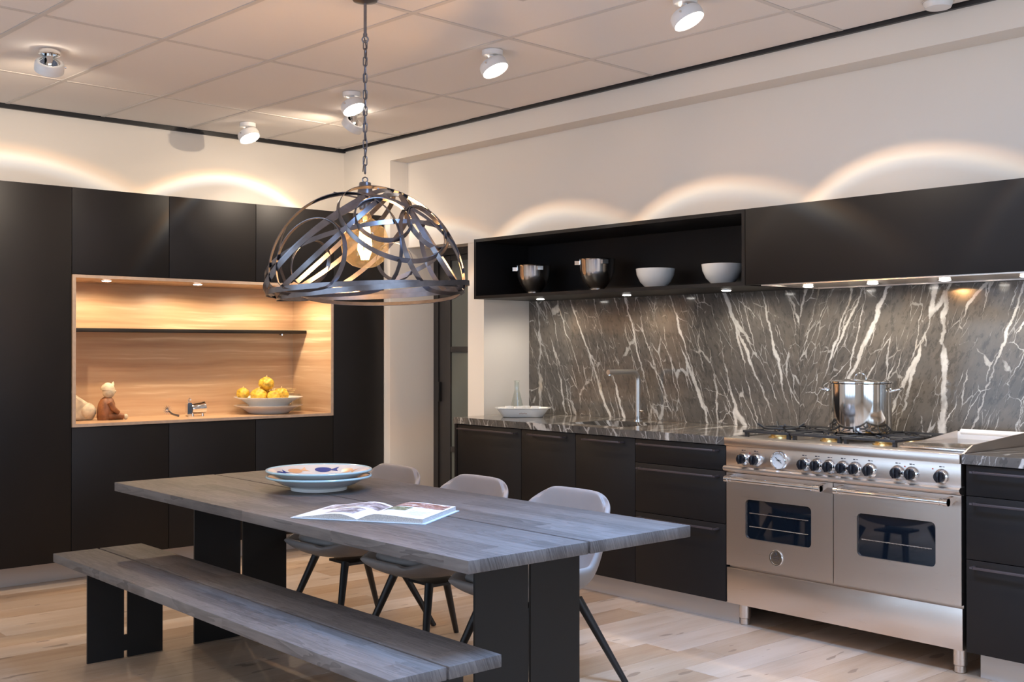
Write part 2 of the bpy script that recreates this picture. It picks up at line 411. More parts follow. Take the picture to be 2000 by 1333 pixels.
def photo_print(name, a, b, c, s):
    m, N, L, B = mat(name); g = N.new('ShaderNodeNewGeometry')
    f = noise(N, L, g.outputs['Position'], s, 6, 0.7); L.new(ramp(N, L, f, [(0.36, a), (0.5, b), (0.64, c)]), B.inputs['Base Color'])
    B.inputs['Roughness'].default_value = 0.35; return m
M_ph1 = photo_print('printed_photo_grey', (0.07, 0.05, 0.05), (0.35, 0.31, 0.33), (0.72, 0.70, 0.75), 26)
M_ph2 = photo_print('printed_photo_red', (0.05, 0.04, 0.05), (0.36, 0.16, 0.11), (0.70, 0.66, 0.70), 40)
M_ph3 = photo_print('printed_photo_green', (0.09, 0.05, 0.03), (0.14, 0.20, 0.10), (0.55, 0.45, 0.42), 45)

# ------------------------------------------------------------------ setting
XW, XA, XB = 0.1595, 0.3117, 0.7123       # soffit plane, recess plane, backsplash plane
YW, YP, YN, YD = 3.664, 3.0724, 2.2233, 2.389
ZC, ZS, ZL = 2.8405, 2.689, 2.081
H = 0.927
XL, YF = -7.5, -6.5
ZT = 3.0
# floor
fl = struct(MB().box(XL - .1, 1.0, YF - .1, YW + .1, -0.12, -0.004).build('floor', M_floor2, smooth=False))
plank_cache = {}
y = -3.02; row = 0
while y < 3.42:
    x = -4.3 - random.random() * 1.6
    while x < XB:
        ln = random.choice((1.3, 1.6, 1.9, 2.2)); x0, x1 = x, min(x + ln, XB); x += ln
        if x1 < -4.0 or x1 - x0 < .05: continue
        key = round(x1 - x0, 3)
        if key not in plank_cache:
            mb = MB().box(-key / 2 + .0008, key / 2 - .0008, -.0942, .0942, -.012, 0.0, 0.0012)
            plank_cache[key] = mb.build('plank', M_floor, fl, smooth=False)
            o = plank_cache[key]
            # stored relative to the floor origin
            for v in o.data.vertices: v.co += fl.location
        else:
            o = plank_cache[key].copy(); COL.objects.link(o); o.parent = fl
        o.location = Vector(((x0 + x1) / 2, y + .095, 0)) - fl.location
    y += 0.19; row += 1
# walls
wb = struct(MB().box(XL, XW, YW, YW + .12, 0, ZT).build('wall_back', M_wall, smooth=False))
m = MB()
m.box(XW, 1.0, YP, YW + .12, 0, ZT)                       # pier in the corner, also the door reveal
m.box(XW, 1.0, YF, YP, ZS, ZT)                            # soffit beam
m.box(XA, 1.0, YN, YP, ZL, ZS)                            # lintel over the doorway
m.box(XA, 1.0, YN, YD, 0, ZL)                             # pier between doorway and kitchen recess
m.box(XA, 1.0, YF, YN, 2.067, ZS)                          # wall above the wall cabinets
m.box(XB + .02, 1.0, YF, YN, 0, 2.067)                     # wall behind the backsplash
m.box(XA - .004, XA, YF, 2.62, 2.067, 2.239)               # proud plaster board strip
wr = struct(m.build('wall_right', M_wall, smooth=False))
m = MB()
m.box(XL - .12, XL, YF, YW + .12, 0, .35).box(XL - .12, XL, YF, YW + .12, 2.6, ZT).box(XL - .12, XL, YF, -2.3, .35, 2.6).box(XL - .12, XL, 3.4, YW + .12, .35, 2.6)
struct(m.build('wall_left', M_wall, smooth=False))
m = MB()
m.box(XL - .12, 1.0, YF - .12, YF, 0, .35).box(XL - .12, 1.0, YF - .12, YF, 2.6, ZT).box(XL - .12, -6.0, YF - .12, YF, .35, 2.6).box(-.8, 1.0, YF - .12, YF, .35, 2.6)
struct(m.build('wall_front', M_wall, smooth=False))
def window(name, axis, a0, a1, at, n):
    root = None
    fr = MB()
    def bx(mb, u0, u1, z0, z1, d=.03):
        return mb.box(at - d, at + d, u0, u1, z0, z1) if axis == 'x' else mb.box(u0, u1, at - d, at + d, z0, z1)
    for u in (a0, a1 - .06): bx(fr, u, u + .06, .35, 2.6)
    bx(fr, a0, a1, .35, .41); bx(fr, a0, a1, 2.54, 2.6)
    root = struct(fr.build(name, M_doorframe, smooth=False))
    st = (a1 - a0) / n
    for i in range(1, n): bx(MB(), a0 + i * st - .035, a0 + i * st + .035, .41, 2.54).build('mullion', M_doorframe, root, False)
    for i in range(n): bx(MB(), a0 + i * st + .03, a0 + (i + 1) * st - .03, .41, 2.54, .004).build('pane', M_pane, root, False)
window('window_1', 'x', -2.3, 3.4, XL - .06, 4)
window('window_2', 'y', -6.0, -.8, YF - .06, 4)
# glazed door at the end of the reveal
XD = 0.5753
m = MB().box(XD, XD + .05, YD - .1, YP, 0, ZL).build('door_1', M_neutral, smooth=False); struct(m)
d1 = m
MB().box(XD - .03, XD, 3.018, YP - .001, 0, ZL).box(XD - .03, XD, YD - .1, YP, ZL - .05, ZL).build('door_frame', M_doorframe, d1, False)
MB().box(XD - .022, XD, 2.886, 3.013, .005, ZL - .055, .003).build('stile', M_doorframe, d1)
for z0, z1 in ((.01, .12), (.62, .66), (1.335, 1.375), (1.99, 2.03)): MB().box(XD - .022, XD, YD - .1, 2.884, z0, z1, .003).build('rail', M_doorframe, d1)
for z0, z1 in ((.12, .62), (.66, 1.335), (1.375, 1.99)): MB().box(XD - .010, XD, YD - .1, 2.884, z0, z1).build('pane', M_frost, d1, False)
MB().box(XD - .05, XD - .022, 2.985, 2.999, .98, 1.12, .004).build('handle', M_leg, d1)
# ceiling: rotated tile grid
ce = struct(MB().box(XL - .1, 1.0, YF - .1, YW + .1, ZC + .02, ZC + .12).build('ceiling', M_ceil, smooth=False))
GO = Vector((-0.947, 0.5428)); ang = math.atan2(.0468, 1.0); GU = Vector((math.cos(ang), math.sin(ang))) * 0.5815; GV = Vector((-math.sin(ang), math.cos(ang))) * 1.165
def clip(poly, x0, x1, y0, y1):
    for ax, lim, sg in ((0, x0, 1), (0, x1, -1), (1, y0, 1), (1, y1, -1)):
        out = []
        for i in range(len(poly)):
            a, b = poly[i], poly[(i + 1) % len(poly)]
            da, db = sg * (a[ax] - lim), sg * (b[ax] - lim)
            if da >= 0: out.append(a)
            if (da > 0) != (db > 0):
                t = da / (da - db); out.append((a[0] + (b[0] - a[0]) * t, a[1] + (b[1] - a[1]) * t))
        poly = out
        if len(poly) < 3: return None
    return poly
CX0, CX1, CY0, CY1 = -5.2, XW - .030, -2.6, YW - .034
G_ = 0.0155
for i in range(-9, 4):
    for j in range(-4, 4):
        c0 = GO + GU * i + GV * j; eu = GU.normalized() * G_; ev = GV.normalized() * G_
        q = [c0 + eu + ev, c0 + GU - eu + ev, c0 + GU + GV - eu - ev, c0 + GV + eu - ev]
        p = clip([(a.x, a.y) for a in q], CX0, CX1, CY0, CY1)
        if p: MB().prism(p, 'z', ZC, ZC + .02).build('ceiling_tile', M_ceil, ce, False)
for i in range(-9, 5):
    c0 = GO + GU * i - GV * 5; e = GU.normalized() * .0125
    p = clip([(a.x, a.y) for a in (c0 - e, c0 + e, c0 + GV * 10 + e, c0 + GV * 10 - e)], CX0, CX1, CY0, CY1)
    if p: MB().prism(p, 'z', ZC - .0025, ZC + .015).build('grid_bar', M_grid, ce, False)
for j in range(-4, 4):
    c0 = GO + GV * j - GU * 11; e = GV.normalized() * .0125
    p = clip([(a.x, a.y) for a in (c0 - e, c0 + e, c0 + GU * 18 + e, c0 + GU * 18 - e)], CX0, CX1, CY0, CY1)
    if p: MB().prism(p, 'z', ZC - .002, ZC + .015).build('grid_bar', M_grid, ce, False)
struct(MB().box(XL, XW, YW - .022, YW, ZC - .026, ZC + .02).build('trim_1', M_trim, smooth=False))  # black bars take in both the trim and the shade of the ceiling gap
struct(MB().box(XW - .020, XW, YF, YW - .022, ZC - .018, ZC + .02).build('trim_2', M_trim, smooth=False))
# ------------------------------------------------------------------ lamps' light profile
def beam_light(name, parent, loc, axis, half, energy, spill=.05):
    """accent spotlight with the bright prismatic rim of its lens"""
    l = bpy.data.lights.new(name, 'SPOT'); l.energy = energy; l.spot_size = R(158); l.spot_blend = 0.45; l.shadow_soft_size = 0.012
    l.use_nodes = True; N = l.node_tree.nodes; L = l.node_tree.links
    em = N['Emission']; tc = N.new('ShaderNodeTexCoord'); sp = N.new('ShaderNodeSeparateXYZ'); L.new(tc.outputs['Normal'], sp.inputs[0])
    a = math_node(N, L, 'ARCCOSINE', math_node(N, L, 'ABSOLUTE', sp.outputs['Z']))
    f = math_node(N, L, 'MULTIPLY', a, 0.8 / R(half))
    c = ramp(N, L, f, [(0.0, (.72, .60, .475)), (0.30, (.60, .50, .395)), (0.55, (.40, .33, .265)), (0.725, (.30, .26, .22)), (0.755, (.46, .47, .48)), (0.785, (.88, .78, .64)), (0.815, (.66, .43, .26)), (0.85, (spill * 1.6, spill * 1.3, spill * .98)), (1.0, (spill, spill * .82, spill * .62))])
    L.new(c, em.inputs['Color']); em.inputs['Strength'].default_value = 1.0
    o = bpy.data.objects.new(name, l); COL.objects.link(o); o.parent = parent; o.location = loc
    o.rotation_euler = Vector((0, 0, -1)).rotation_difference(Vector(axis)).to_euler()
    return o
def spot(name, parent, loc, axis, size, energy, col, blend=0.6, soft=0.02):
    l = bpy.data.lights.new(name, 'SPOT'); l.energy = energy; l.spot_size = R(size); l.spot_blend = blend; l.shadow_soft_size = soft; l.color = col
    o = bpy.data.objects.new(name, l); COL.objects.link(o); o.parent = parent; o.location = loc
    o.rotation_euler = Vector((0, 0, -1)).rotation_difference(Vector(axis)).to_euler(); return o
def bulb(name, parent, loc, energy, col, soft):
    l = bpy.data.lights.new(name, 'POINT'); l.energy = energy; l.color = col; l.shadow_soft_size = soft
    o = bpy.data.objects.new(name, l); COL.objects.link(o); o.parent = parent; o.location = loc; return o

# ------------------------------------------------------------------ tall cabinet wall
YT = 3.14; YB = 3.655
TX = [-2.648, -2.048, -1.451, -0.856, -0.265, 0.155]
TB, N0, N1, TT = 0.126, 0.901, 1.797, 2.305
g = 0.0016
def cabinet(name, x0, x1, z0, z1, label, cat='cabinet', group='black cabinet wall'):
    t = thing(name, ((x0 + x1) / 2, YB - .2, z0), label, cat, group)
    MB().box(x0 + .001, x1 - .001, YT + .021, YB, z0, z1).build('body', M_blackin, t, False)
    MB().box(x0 + g, x1 - g, YT, YT + .020, z0 + (.0015), z1 - .0015, .0012).build('door', M_black, t)
    return t
cabinet('tall_cabinet', TX[0], TX[1], TB, TT, 'full-height matt black cabinet door left of the lit wooden niche')
cabinet('tall_cabinet', TX[4], TX[5], TB, TT, 'narrow full-height black cabinet between wooden niche and white doorway')
for k, nm in ((1, 'left'), (2, 'middle'), (3, 'right')):
    cabinet('top_cabinet', TX[k], TX[k + 1], N1, TT, 'black flat-front cabinet above the wooden niche, %s of three' % nm)
    cabinet('low_cabinet', TX[k], TX[k + 1], TB, N0, 'black flat-front cabinet below the wooden niche, %s of three' % nm)
tag(MB().box(TX[0], TX[5], 3.265, 3.28, 0.0005, TB - .001).build('plinth', M_plinth, smooth=False), 'long pale grey plinth under the black tall cabinets', 'plinth')
# wooden niche
nx0, nx1 = TX[1] + .0025, TX[4] - .0025; e = .020
ni = thing('wall_niche', ((nx0 + nx1) / 2, 3.4, N0), 'lit wooden display niche set into the black cabinet wall', 'niche')
yf = YT - .004
MB().box(nx0, nx1, 3.64, 3.655, N0 + .002, N1 - .002).build('back_panel', M_niche, ni, False)
MB().box(nx0 + e, nx1 - e, yf, 3.639, N0 + .002, N0 + e).build('bottom_board', M_niche, ni, False)
MB().box(nx0 + e, nx1 - e, yf, 3.639, N1 - e, N1 - .002).build('top_board', M_niche, ni, False)
MB().box(nx0, nx0 + e - .0004, yf, 3.639, N0 + .002, N1 - .002).build('side_board', M_niche, ni, False)
MB().box(nx1 - e + .0004, nx1, yf, 3.639, N0 + .002, N1 - .002).build('side_board', M_niche, ni, False)
MB().frame([(nx0, N0 + .002), (nx1, N0 + .002), (nx1, N1 - .002), (nx0, N1 - .002)], [(nx0 + e, N0 + e), (nx1 - e, N0 + e), (nx1 - e, N1 - e), (nx0 + e, N1 - e)], 'y', yf - .002, yf - .0002).build('edge_band', M_edge, ni, False)
sh = MB().box(nx0 + e + .001, nx1 - e - .001, 3.45, 3.638, 1.466, 1.488, .001).build('shelf', M_black, ni); sh['label'] = 'thin black shelf board'
for x in (nx0 + .13, nx1 - .13): MB().cyl((x, 3.60, 1.452), (x, 3.60, 1.466), .008).cyl((x, 3.60, 1.459), (x, 3.637, 1.459), .005).build('shelf_bracket', M_chrome, ni)
FZ = N0 + e                                                          # niche floor
for x in (-1.783, -1.19, -.596):
    q = MB().lathe([(0, -.0035), (.020, -.0028), (.028, 0)], (x, 3.29, N1 - e - .005)).build('downlight', M_ledn, ni)
    MB().lathe([(.028, 0), (.036, .001), (.036, .004), (.028, .004), (.028, 0)], (x, 3.29, N1 - e - .0045)).build('downlight_ring', M_chrome, q)
    spot('downlight_light', ni, Vector((x, 3.29, N1 - e - .011)) - ni.location, (0, 0, -1), 172, 22.0, (1, .77, .51), .35, .022)

# ------------------------------------------------------------------ base cabinets on the right wall
def handle(parent, y0, y1, z):
    MB().box(-.030, -.021, y0, y1, z - .005, z + .005, .001).box(-.0295, .0085, y1 + .002, y1 + .014, z - .004, z + .004).box(-.0295, .0085, y0 - .014, y0 - .002, z - .004, z + .004).build('handle', M_handle, parent)
ZB, ZTOP = .110, .884
def base_unit(y1, y0, fronts, label, xin=.60, top=.884):
    """y0 < y1; fronts = list of (z0, z1, handle_y0, handle_y1, handle_z)"""
    t = thing('base_cabinet', (.3, (y0 + y1) / 2, ZB), label, 'cabinet', 'black base cabinets')
    MB().box(.030, xin, y0 + .001, y1 - .001, ZB, top).build('body', M_blackin, t, False)
    nm = 'drawer' if len(fronts) > 1 else 'door'
    for z0, z1, a, b, hz in fronts:
        d = MB().box(.009, .029, y0 + .0016, y1 - .0016, z0 + .0016, z1 - .0016, .0012).build(nm, M_black, t)
        handle(d, a, b, hz)
    return t
dz = [(.757, ZTOP), (.495, .757), (ZB, .495)]
tag(MB().box(.005, .60, 2.126, 2.148, .0005, ZTOP).build('end_panel', M_black, smooth=False), 'black end panel closing the base cabinets beside the glazed door', 'panel')
base_unit(2.124, 1.517, [(ZB, ZTOP, 1.562, 2.071, .858)], 'black base cabinet with one long handle, under the white dish')
base_unit(1.517, 1.058, [(ZB, ZTOP, 1.144, 1.415, .858)], 'black base cabinet with short handle, second from the left end', top=.735)
base_unit(1.058, .606, [(ZB, ZTOP, .695, .961, .858)], 'black base cabinet with short handle, left of the drawer unit', top=.735)
base_unit(.606, .002, [(a, b, .055, .555, h) for (a, b), h in zip(dz, (.858, .729, .468))], 'black unit of three drawers left of the steel range')
base_unit(-1.233, -1.84, [(a, b, -1.785, -1.28, h) for (a, b), h in zip(dz, (.858, .729, .468))], 'black unit of three drawers right of the steel range')
tag(MB().box(.075, .092, -.03, 2.124, .0005, ZB - .001).build('plinth', M_plinth, smooth=False), 'pale plinth under the base cabinets left of the range', 'plinth')
tag(MB().box(.075, .092, -2.3, -1.262, .0005, ZB - .001).build('plinth', M_plinth, smooth=False), 'pale plinth under the drawers right of the range', 'plinth')
# worktops, sink hole in the left one
W0, W1 = H - .040, H
hx0, hx1, hy0, hy1 = .13, .50, .80, 1.27
m = MB()
m.frame(srect(-.004, XB - .001, .003, 2.148), rrect(hx0, hx1, hy0, hy1, .03), 'z', W0, W1)
wt = m.build('worktop', M_marble, smooth=False); tag(wt, 'dark veined marble worktop with the sink, left of the range', 'worktop')
tag(MB().box(-.004, XB - .001, -2.3, -1.222, W0, W1, .001).build('worktop', M_marble, smooth=False), 'dark veined marble worktop right of the range', 'worktop')
sk = thing('sink', ((hx0 + hx1) / 2, (hy0 + hy1) / 2, .70), 'dark undermount sink sunk into the marble worktop', 'sink')
m = MB(); lo = rrect(hx0 - .004, hx1 + .004, hy0 - .004, hy1 + .004, .034); n = len(lo)
vs = [(u, v, W0 - .001) for u, v in lo] + [(u, v, .74) for u, v in lo]
m.add(vs, [(i, (i + 1) % n, n + (i + 1) % n, n + i) for i in range(n)] + [tuple(range(n, 2 * n))])
m.build('basin', M_pocket, sk)
MB().lathe([(0, .742), (.04, .742), (.045, .745)], ((hx0 + hx1) / 2, (hy0 + hy1) / 2, 0)).build('drain', M_chrome, sk)
# backsplash
tag(MB().box(XB, XB + .018, .056, YN - .002, H + .0005, 1.69).build('backsplash_slab', M_marble, smooth=False), 'polished veined marble backsplash slab behind the tap', 'backsplash')
tag(MB().box(XB, XB + .018, -2.3, .054, H - .2, 1.69).build('backsplash_slab', M_marble, smooth=False), 'polished veined marble backsplash slab behind the steel pot', 'backsplash')
# tap
M_tap = brushed('satin_steel', (.66, .63, .60), .34, (30, 30, 30), .05)
tp = thing('tap', (.61, 1.132, H), 'slender steel L-shaped kitchen tap in front of the marble', 'tap')
pts = [(.61, 1.132, H + .004), (.61, 1.132, 1.17)] + [(.61 - .05 * (1 - math.cos(R(a))), 1.132, 1.172 + .05 * math.sin(R(a))) for a in range(10, 91, 10)] + [(.352, 1.132, 1.222)]
MB().tube(pts, .0155, 16).build('spout', M_tap, tp)
MB().lathe([(.026, 0), (.026, .006), (.016, .008), (.016, .03)], (.61, 1.132, H)).build('base', M_steel_v, tp)
MB().cyl((.363, 1.132, 1.2115), (.363, 1.132, 1.203), .009).build('aerator', M_chrome, tp)
MB().cyl((.61, 1.118, .985), (.61, 1.085, .985), .006).build('lever', M_steel_v, tp)

# ------------------------------------------------------------------ wall cabinets
XU, ZU0, ZU1 = .1624, 1.6807, 2.0661
sf = thing('open_shelf_cabinet', (.42, 1.07, ZU0), 'open black wall cabinet holding two steel and two white bowls', 'cabinet')
b = .020
MB().box(XU, XB, .001, 2.145, ZU0, ZU0 + b).build('bottom_board', M_black, sf, False)
MB().box(XU, XB, .001, 2.145, ZU1 - b, ZU1).build('top_board', M_black, sf, False)
MB().box(XU, XB, 2.145 - b, 2.145, ZU0 + b, ZU1 - b).build('side_board', M_black, sf, False)
MB().box(XU, XB, .001, .001 + b, ZU0 + b, ZU1 - b).build('side_board', M_black, sf, False)
MB().box(.62, .635, .001 + b, 2.145 - b, ZU0 + b, ZU1 - b).build('back_panel', M_black, sf, False)
hd = thing('hood_cabinet', (.42, -1.0, ZU0), 'closed black wall cabinet with built-in extractor above the range', 'cabinet')
MB().box(XU + .022, XB, -2.2, -.001, ZU0 + .006, ZU1).build('body', M_black, hd, False)
MB().box(XU, XU + .020, -2.2, -.002, ZU0 + .002, ZU1, .0012).build('flap_door', M_black, hd)
MB().frame([(XU + .025, -1.9), (XB - .02, -1.9), (XB - .02, -.08), (XU + .025, -.08)], [(XU + .045, -1.88), (XB - .06, -1.88), (XB - .06, -.10), (XU + .045, -.10)], 'z', ZU0 - .004, ZU0 + .006).build('extractor_frame', M_steel, hd, False)
MB().box(XU + .047, XB - .062, -1.87, -.11, ZU0 + .001, ZU0 + .0055).build('filter_plate', M_steel, hd, False)
for par, ys in ((sf, (1.793, 1.047, .318)), (hd, (-.197, -.56, -.928, -1.30))):
    for yy in ys:
        zz = ZU0 - .0045
        q = MB().lathe([(0, -.0035), (.018, -.0028), (.026, 0)], (.42, yy, zz - .0015)).build('downlight', M_ledn, par)
        MB().lathe([(.026, 0), (.033, .001), (.033, .0045), (.026, .0045), (.026, 0)], (.42, yy, zz)).build('downlight_ring', M_chrome, q)
        spot('downlight_light', par, Vector((.42, yy, zz - .009)) - par.location, (0.12, 0, -1), 165, 9.5, (1, .90, .76), .55, .022)

# bowls on the open shelf
SZ = ZU0 + b
def steel_bowl(y, r, h, label):
    t = thing('mixing_bowl', (.42, y, SZ), label, 'bowl', 'steel mixing bowls on the open shelf')
    pr = [(.0, .004), (r * .42, .004), (r * .45, 0), (r * .46, .012), (r * .40, .022), (r * .55, .035), (r * .82, .075), (r * .97, .125), (r, h - .008), (r * 1.035, h), (r * 1.0, h + .002), (r * .97, h - .008), (r * .93, .125), (r * .78, .08), (0, .04)]
    MB().lathe(pr, (.42, y, SZ), n=48).build('bowl', M_steel_v, t)
    for d in (Vector((-.40, -.917, 0)), Vector((-.62, .785, 0))):
        s = Vector((d.y, -d.x, 0)); c = Vector((.42, y, SZ + h - .022)) + d * (r * 1.05)
        mb = MB(); vs = []
        for a in (-.012, .020):
            for bb in (-.018, .018):
                for cz in (-.012, .012): vs.append(c + d * a + s * bb + Vector((0, 0, cz)))
        mb.add(vs, [(0, 1, 3, 2), (4, 5, 7, 6), (0, 1, 5, 4), (2, 3, 7, 6), (0, 2, 6, 4), (1, 3, 7, 5)]).build('lug', M_steel_v, t, False)
steel_bowl(1.857, .108, .192, 'steel mixing bowl with side lugs, leftmost on open shelf')
steel_bowl(1.290, .108, .200, 'taller-looking steel mixing bowl with lugs, second on open shelf')
def white_bowl(y, label):
    r, h = .112, .118
    pr = [(0, .006), (.048, .006), (.052, 0), (.056, .002), (.056, .010), (r * .78, .042), (r * .95, .082), (r, h), (r * .975, h + .001), (r * .92, .084), (r * .74, .046), (0, .016)]
    tag(MB().lathe(pr, (.42, y, SZ), n=48).build('white_bowl', M_white), label, 'bowl', 'white bowls on the open shelf')
white_bowl(.824, 'white china bowl third along the open black shelf')
white_bowl(.345, 'white china bowl at right end of the open shelf')
# white dish with cups, flask
dc = Vector((.335, 1.866, H)); ax = Vector((.268, -.237, 0)).normalized(); ay = Vector((-ax.y, ax.x, 0))
def oval(mb, prof, n=48, p=3.2):
    vs = []; fs = []
    for a, bb, z in prof:
        for i in range(n):
            t = 2 * math.pi * i / n; c, s = math.cos(t), math.sin(t)
            u = a * math.copysign(abs(c) ** (2 / p), c); v = bb * math.copysign(abs(s) ** (2 / p), s)
            vs.append(dc + ax * u + ay * v + Vector((0, 0, z)))
    m_ = len(prof)
    for k in range(m_ - 1):
        for i in range(n): fs.append((k * n + i, k * n + (i + 1) % n, (k + 1) * n + (i + 1) % n, (k + 1) * n + i))
    fs += [tuple(range(n)), tuple(range((m_ - 1) * n, m_ * n))]
    return mb.add(vs, fs)
ds = oval(MB(), [(.125, .075, .001), (.130, .080, .004), (.164, .104, .052), (.178, .112, .056), (.178, .112, .060), (.162, .100, .059), (.126, .076, .010)]).build('oval_dish', M_white)
tag(ds, 'white oval ceramic dish holding small cups on the worktop', 'dish')
lg = MB()
for k in range(5):
    c = dc + ax * (-.02 + k * .010) - ay * (.0885 + .0032) + Vector((0, 0, .024 + .003 * (k % 2)))
    lg.tube([c + ax * (-.004), c + ax * .0045 + Vector((0, 0, .002))], .0013, 6)
lg.build('maker_mark', M_robe, ds)
for k, (u, v) in enumerate(((-.085, .01), (-.02, -.025), (.02, .03), (.08, -.005))):
    c = dc + ax * u + ay * v + Vector((0, 0, .0105))
    tag(MB().lathe([(0, 0), (.022, 0), (.028, .058), (.0265, .058), (.021, .003), (0, .003)], c, n=24).build('small_cup', M_white_and_glint), ['small white cup at the left end inside the oval dish', 'small white cup at the front inside the oval dish', 'small white cup at the back inside the oval dish', 'small white cup at the right end inside the oval dish'][k], 'cup', 'cups in the oval dish')
fk = MB().lathe([(0, .001), (.046, .001), (.052, .006), (.050, .02), (.020, .145), (.0165, .16), (.0165, .215), (.021, .224), (.0195, .224), (.015, .214), (.015, .16), (.0185, .143), (.0475, .02), (0, .006)], (.48, 2.085, H), n=36).build('glass_flask', M_glass)
tag(fk, 'clear conical glass flask behind the white oval dish', 'flask')

# ------------------------------------------------------------------ range cooker
rg = thing('range_cooker', (.32, -.608, 0), 'wide stainless steel range cooker with two ovens and brass burners', 'range cooker')
r0, r1 = -1.216, -.001
MB().box(.032, .665, r0 + .004, r1 - .004, .112, H - .045).build('body', M_steel, rg, False)
for yy in (-.057, -1.168):
    for xx in (.085, .60):
        f = MB().lathe([(.021, 0), (.024, .003), (.024, .03), (.029, .034), (.029, .112)], (xx, yy, 0.0005), n=24).build('foot', M_steel, rg)
MB().box(.012, .031, r0, r1, .110, .285, .002).build('kick_panel', M_steel, rg)
def oven_door(y0, y1, wy0, wy1, nm):
    d = MB().frame(srect(y0, y1, .297, .753), rrect(wy0, wy1, .4405, .6305, .022), 'x', .008, .031).build('oven_door', M_steel, rg)
    d['label'] = nm
    gl = MB().prism(rrect(wy0 - .002, wy1 + .002, .4385, .6325, .022), 'x', .016, .022).build('window', M_ovenglass, d)
    for z in ((.50, .565) if wy0 > -.6 else (.515,)):
        wr = MB().tube([(.0145, wy0 + .02, z), (.0145, wy1 - .02, z)], .0016, 6)
        k = wy0 + .03
        while k < wy1 - .02: wr.box(.0125, .0155, k, k + .004, z - .003, z + .003); k += .0165
        wr.build('rack_rail', M_rack, d, False)
    return d
dl = oven_door(-.605, -.003, -.4895, -.117, 'left steel oven door'); dr = oven_door(-1.214, -.609, -1.10, -.727, 'right steel oven door')
def bar_handle(d, y0, y1):
    h = MB().cyl((-.052, y0 + .012, .728), (-.052, y1 - .012, .728), .0135, n=20).build('handle_bar', M_chrome, d)
    for yy, s in ((y0, 1), (y1, -1)):
        MB().cyl((-.052, yy - .004 * s, .728), (-.052, yy + .016 * s, .728), .0165, n=20).cyl((-.052, yy + .03 * s, .728), (-.052, yy + .036 * s, .728), .0158, n=20).prism([(-.058, .714), (-.040, .714), (.008, .730), (.008, .750), (-.045, .744), (-.060, .738)], 'y', yy - .004 * s, yy + .014 * s).build('bracket', M_chrome, d)
bar_handle(dl, -.575, -.045); bar_handle(dr, -1.185, -.655)
em = MB().lathe([(0, .004), (.030, .004), (.031, .0065), (.036, .0065), (.038, .004), (.038, 0)], (.008, -.297, .369), (-1, 0, 0), 40).build('emblem', M_chrome, dl); em['label'] = 'round metal maker emblem'
k = MB()
for z, a in ((.372, .020), (.364, .017), (.380, .014), (.356, .010)): k.box(.0025, .005, -.297 - a, -.297 + a, z - .0014, z + .0014)
k.prism([(-.297 - .006, .386), (-.297 + .006, .386), (-.297, .396)], 'x', .0025, .005)
k.build('emblem_relief', M_handle, em, False)
# control panel
MB().box(.006, .031, r0 + .002, r1 - .002, .788, H - .040, .001).build('control_panel', M_steel, rg)
MB().prism([(-.020, .772), (-.020, .780), (-.012, .787), (.031, .789), (.031, .756), (.004, .756), (-.014, .764)], 'y', r0 - .003, r1 + .000).build('ledge', M_steel, rg, angle=20)
MB().box(-.010, .10, r0, r1, H - .041, H - .001, .004).build('top_band', M_steel, rg)
def knob(y, z):
    k = MB().lathe([(.0, .004), (.026, .004), (.030, 0), (.033, .004), (.031, .010), (.024, .016)], (.006, y, z), (-1, 0, 0), 32).build('knob', M_chrome, rg)
    c = MB().lathe([(.022, .012), (.0235, .016), (.0235, .030), (.021, .034), (0, .034)], (.006, y, z), (-1, 0, 0), 32)
    c.box(-.038, -.024, y - .0055, y + .0055, z - .022, z + .022, .002)
    c.build('knob_cap', M_knob, k)
    MB().box(.0045, .006, y - .012, y - .003, z + .040, z + .043).box(.0045, .006, y + .001, y + .011, z + .039, z + .044).build('icon', M_handle, k, False)
KZ = .826
for y in (-.109, -.183, -.455, -.524, -.591, -.660, -.722, -.796, -.929, -.995, -1.130): knob(y, KZ)
for y in (-.146, -.962, -1.09): MB().cyl((.0055, y, KZ + .03), (.003, y, KZ + .03), .003, n=10).build('indicator', M_red, rg)
ga = MB().lathe([(.037, .004), (.036, .012), (.040, .018), (.043, .014), (.044, 0)], (.006, -.318, .834), (-1, 0, 0), 40, caps=False).build('thermometer', M_chrome, rg)
MB().lathe([(0, .008), (.0375, .008)], (.006, -.318, .834), (-1, 0, 0), 40).build('dial', M_dial, ga)
MB().box(-.0045, -.003, -.331, -.306, .833, .835).tube([(-.004, -.335, .822), (-.004, -.300, .848)], .0014, 6).lathe([(0, .0105), (.004, .0105), (.004, .008)], (.006, -.318, .834), (-1, 0, 0), 14).build('needle', M_leg, ga)
tk = MB()
for i in range(9):
    a = R(-30 + i * 30); y = -.318 + .030 * math.cos(a); z = .834 + .030 * math.sin(a); tk.box(-.0032, -.0022, y - .0015, y + .0015, z - .0015, z + .0015)
tk.build('dial_marks', M_ink, ga, False)
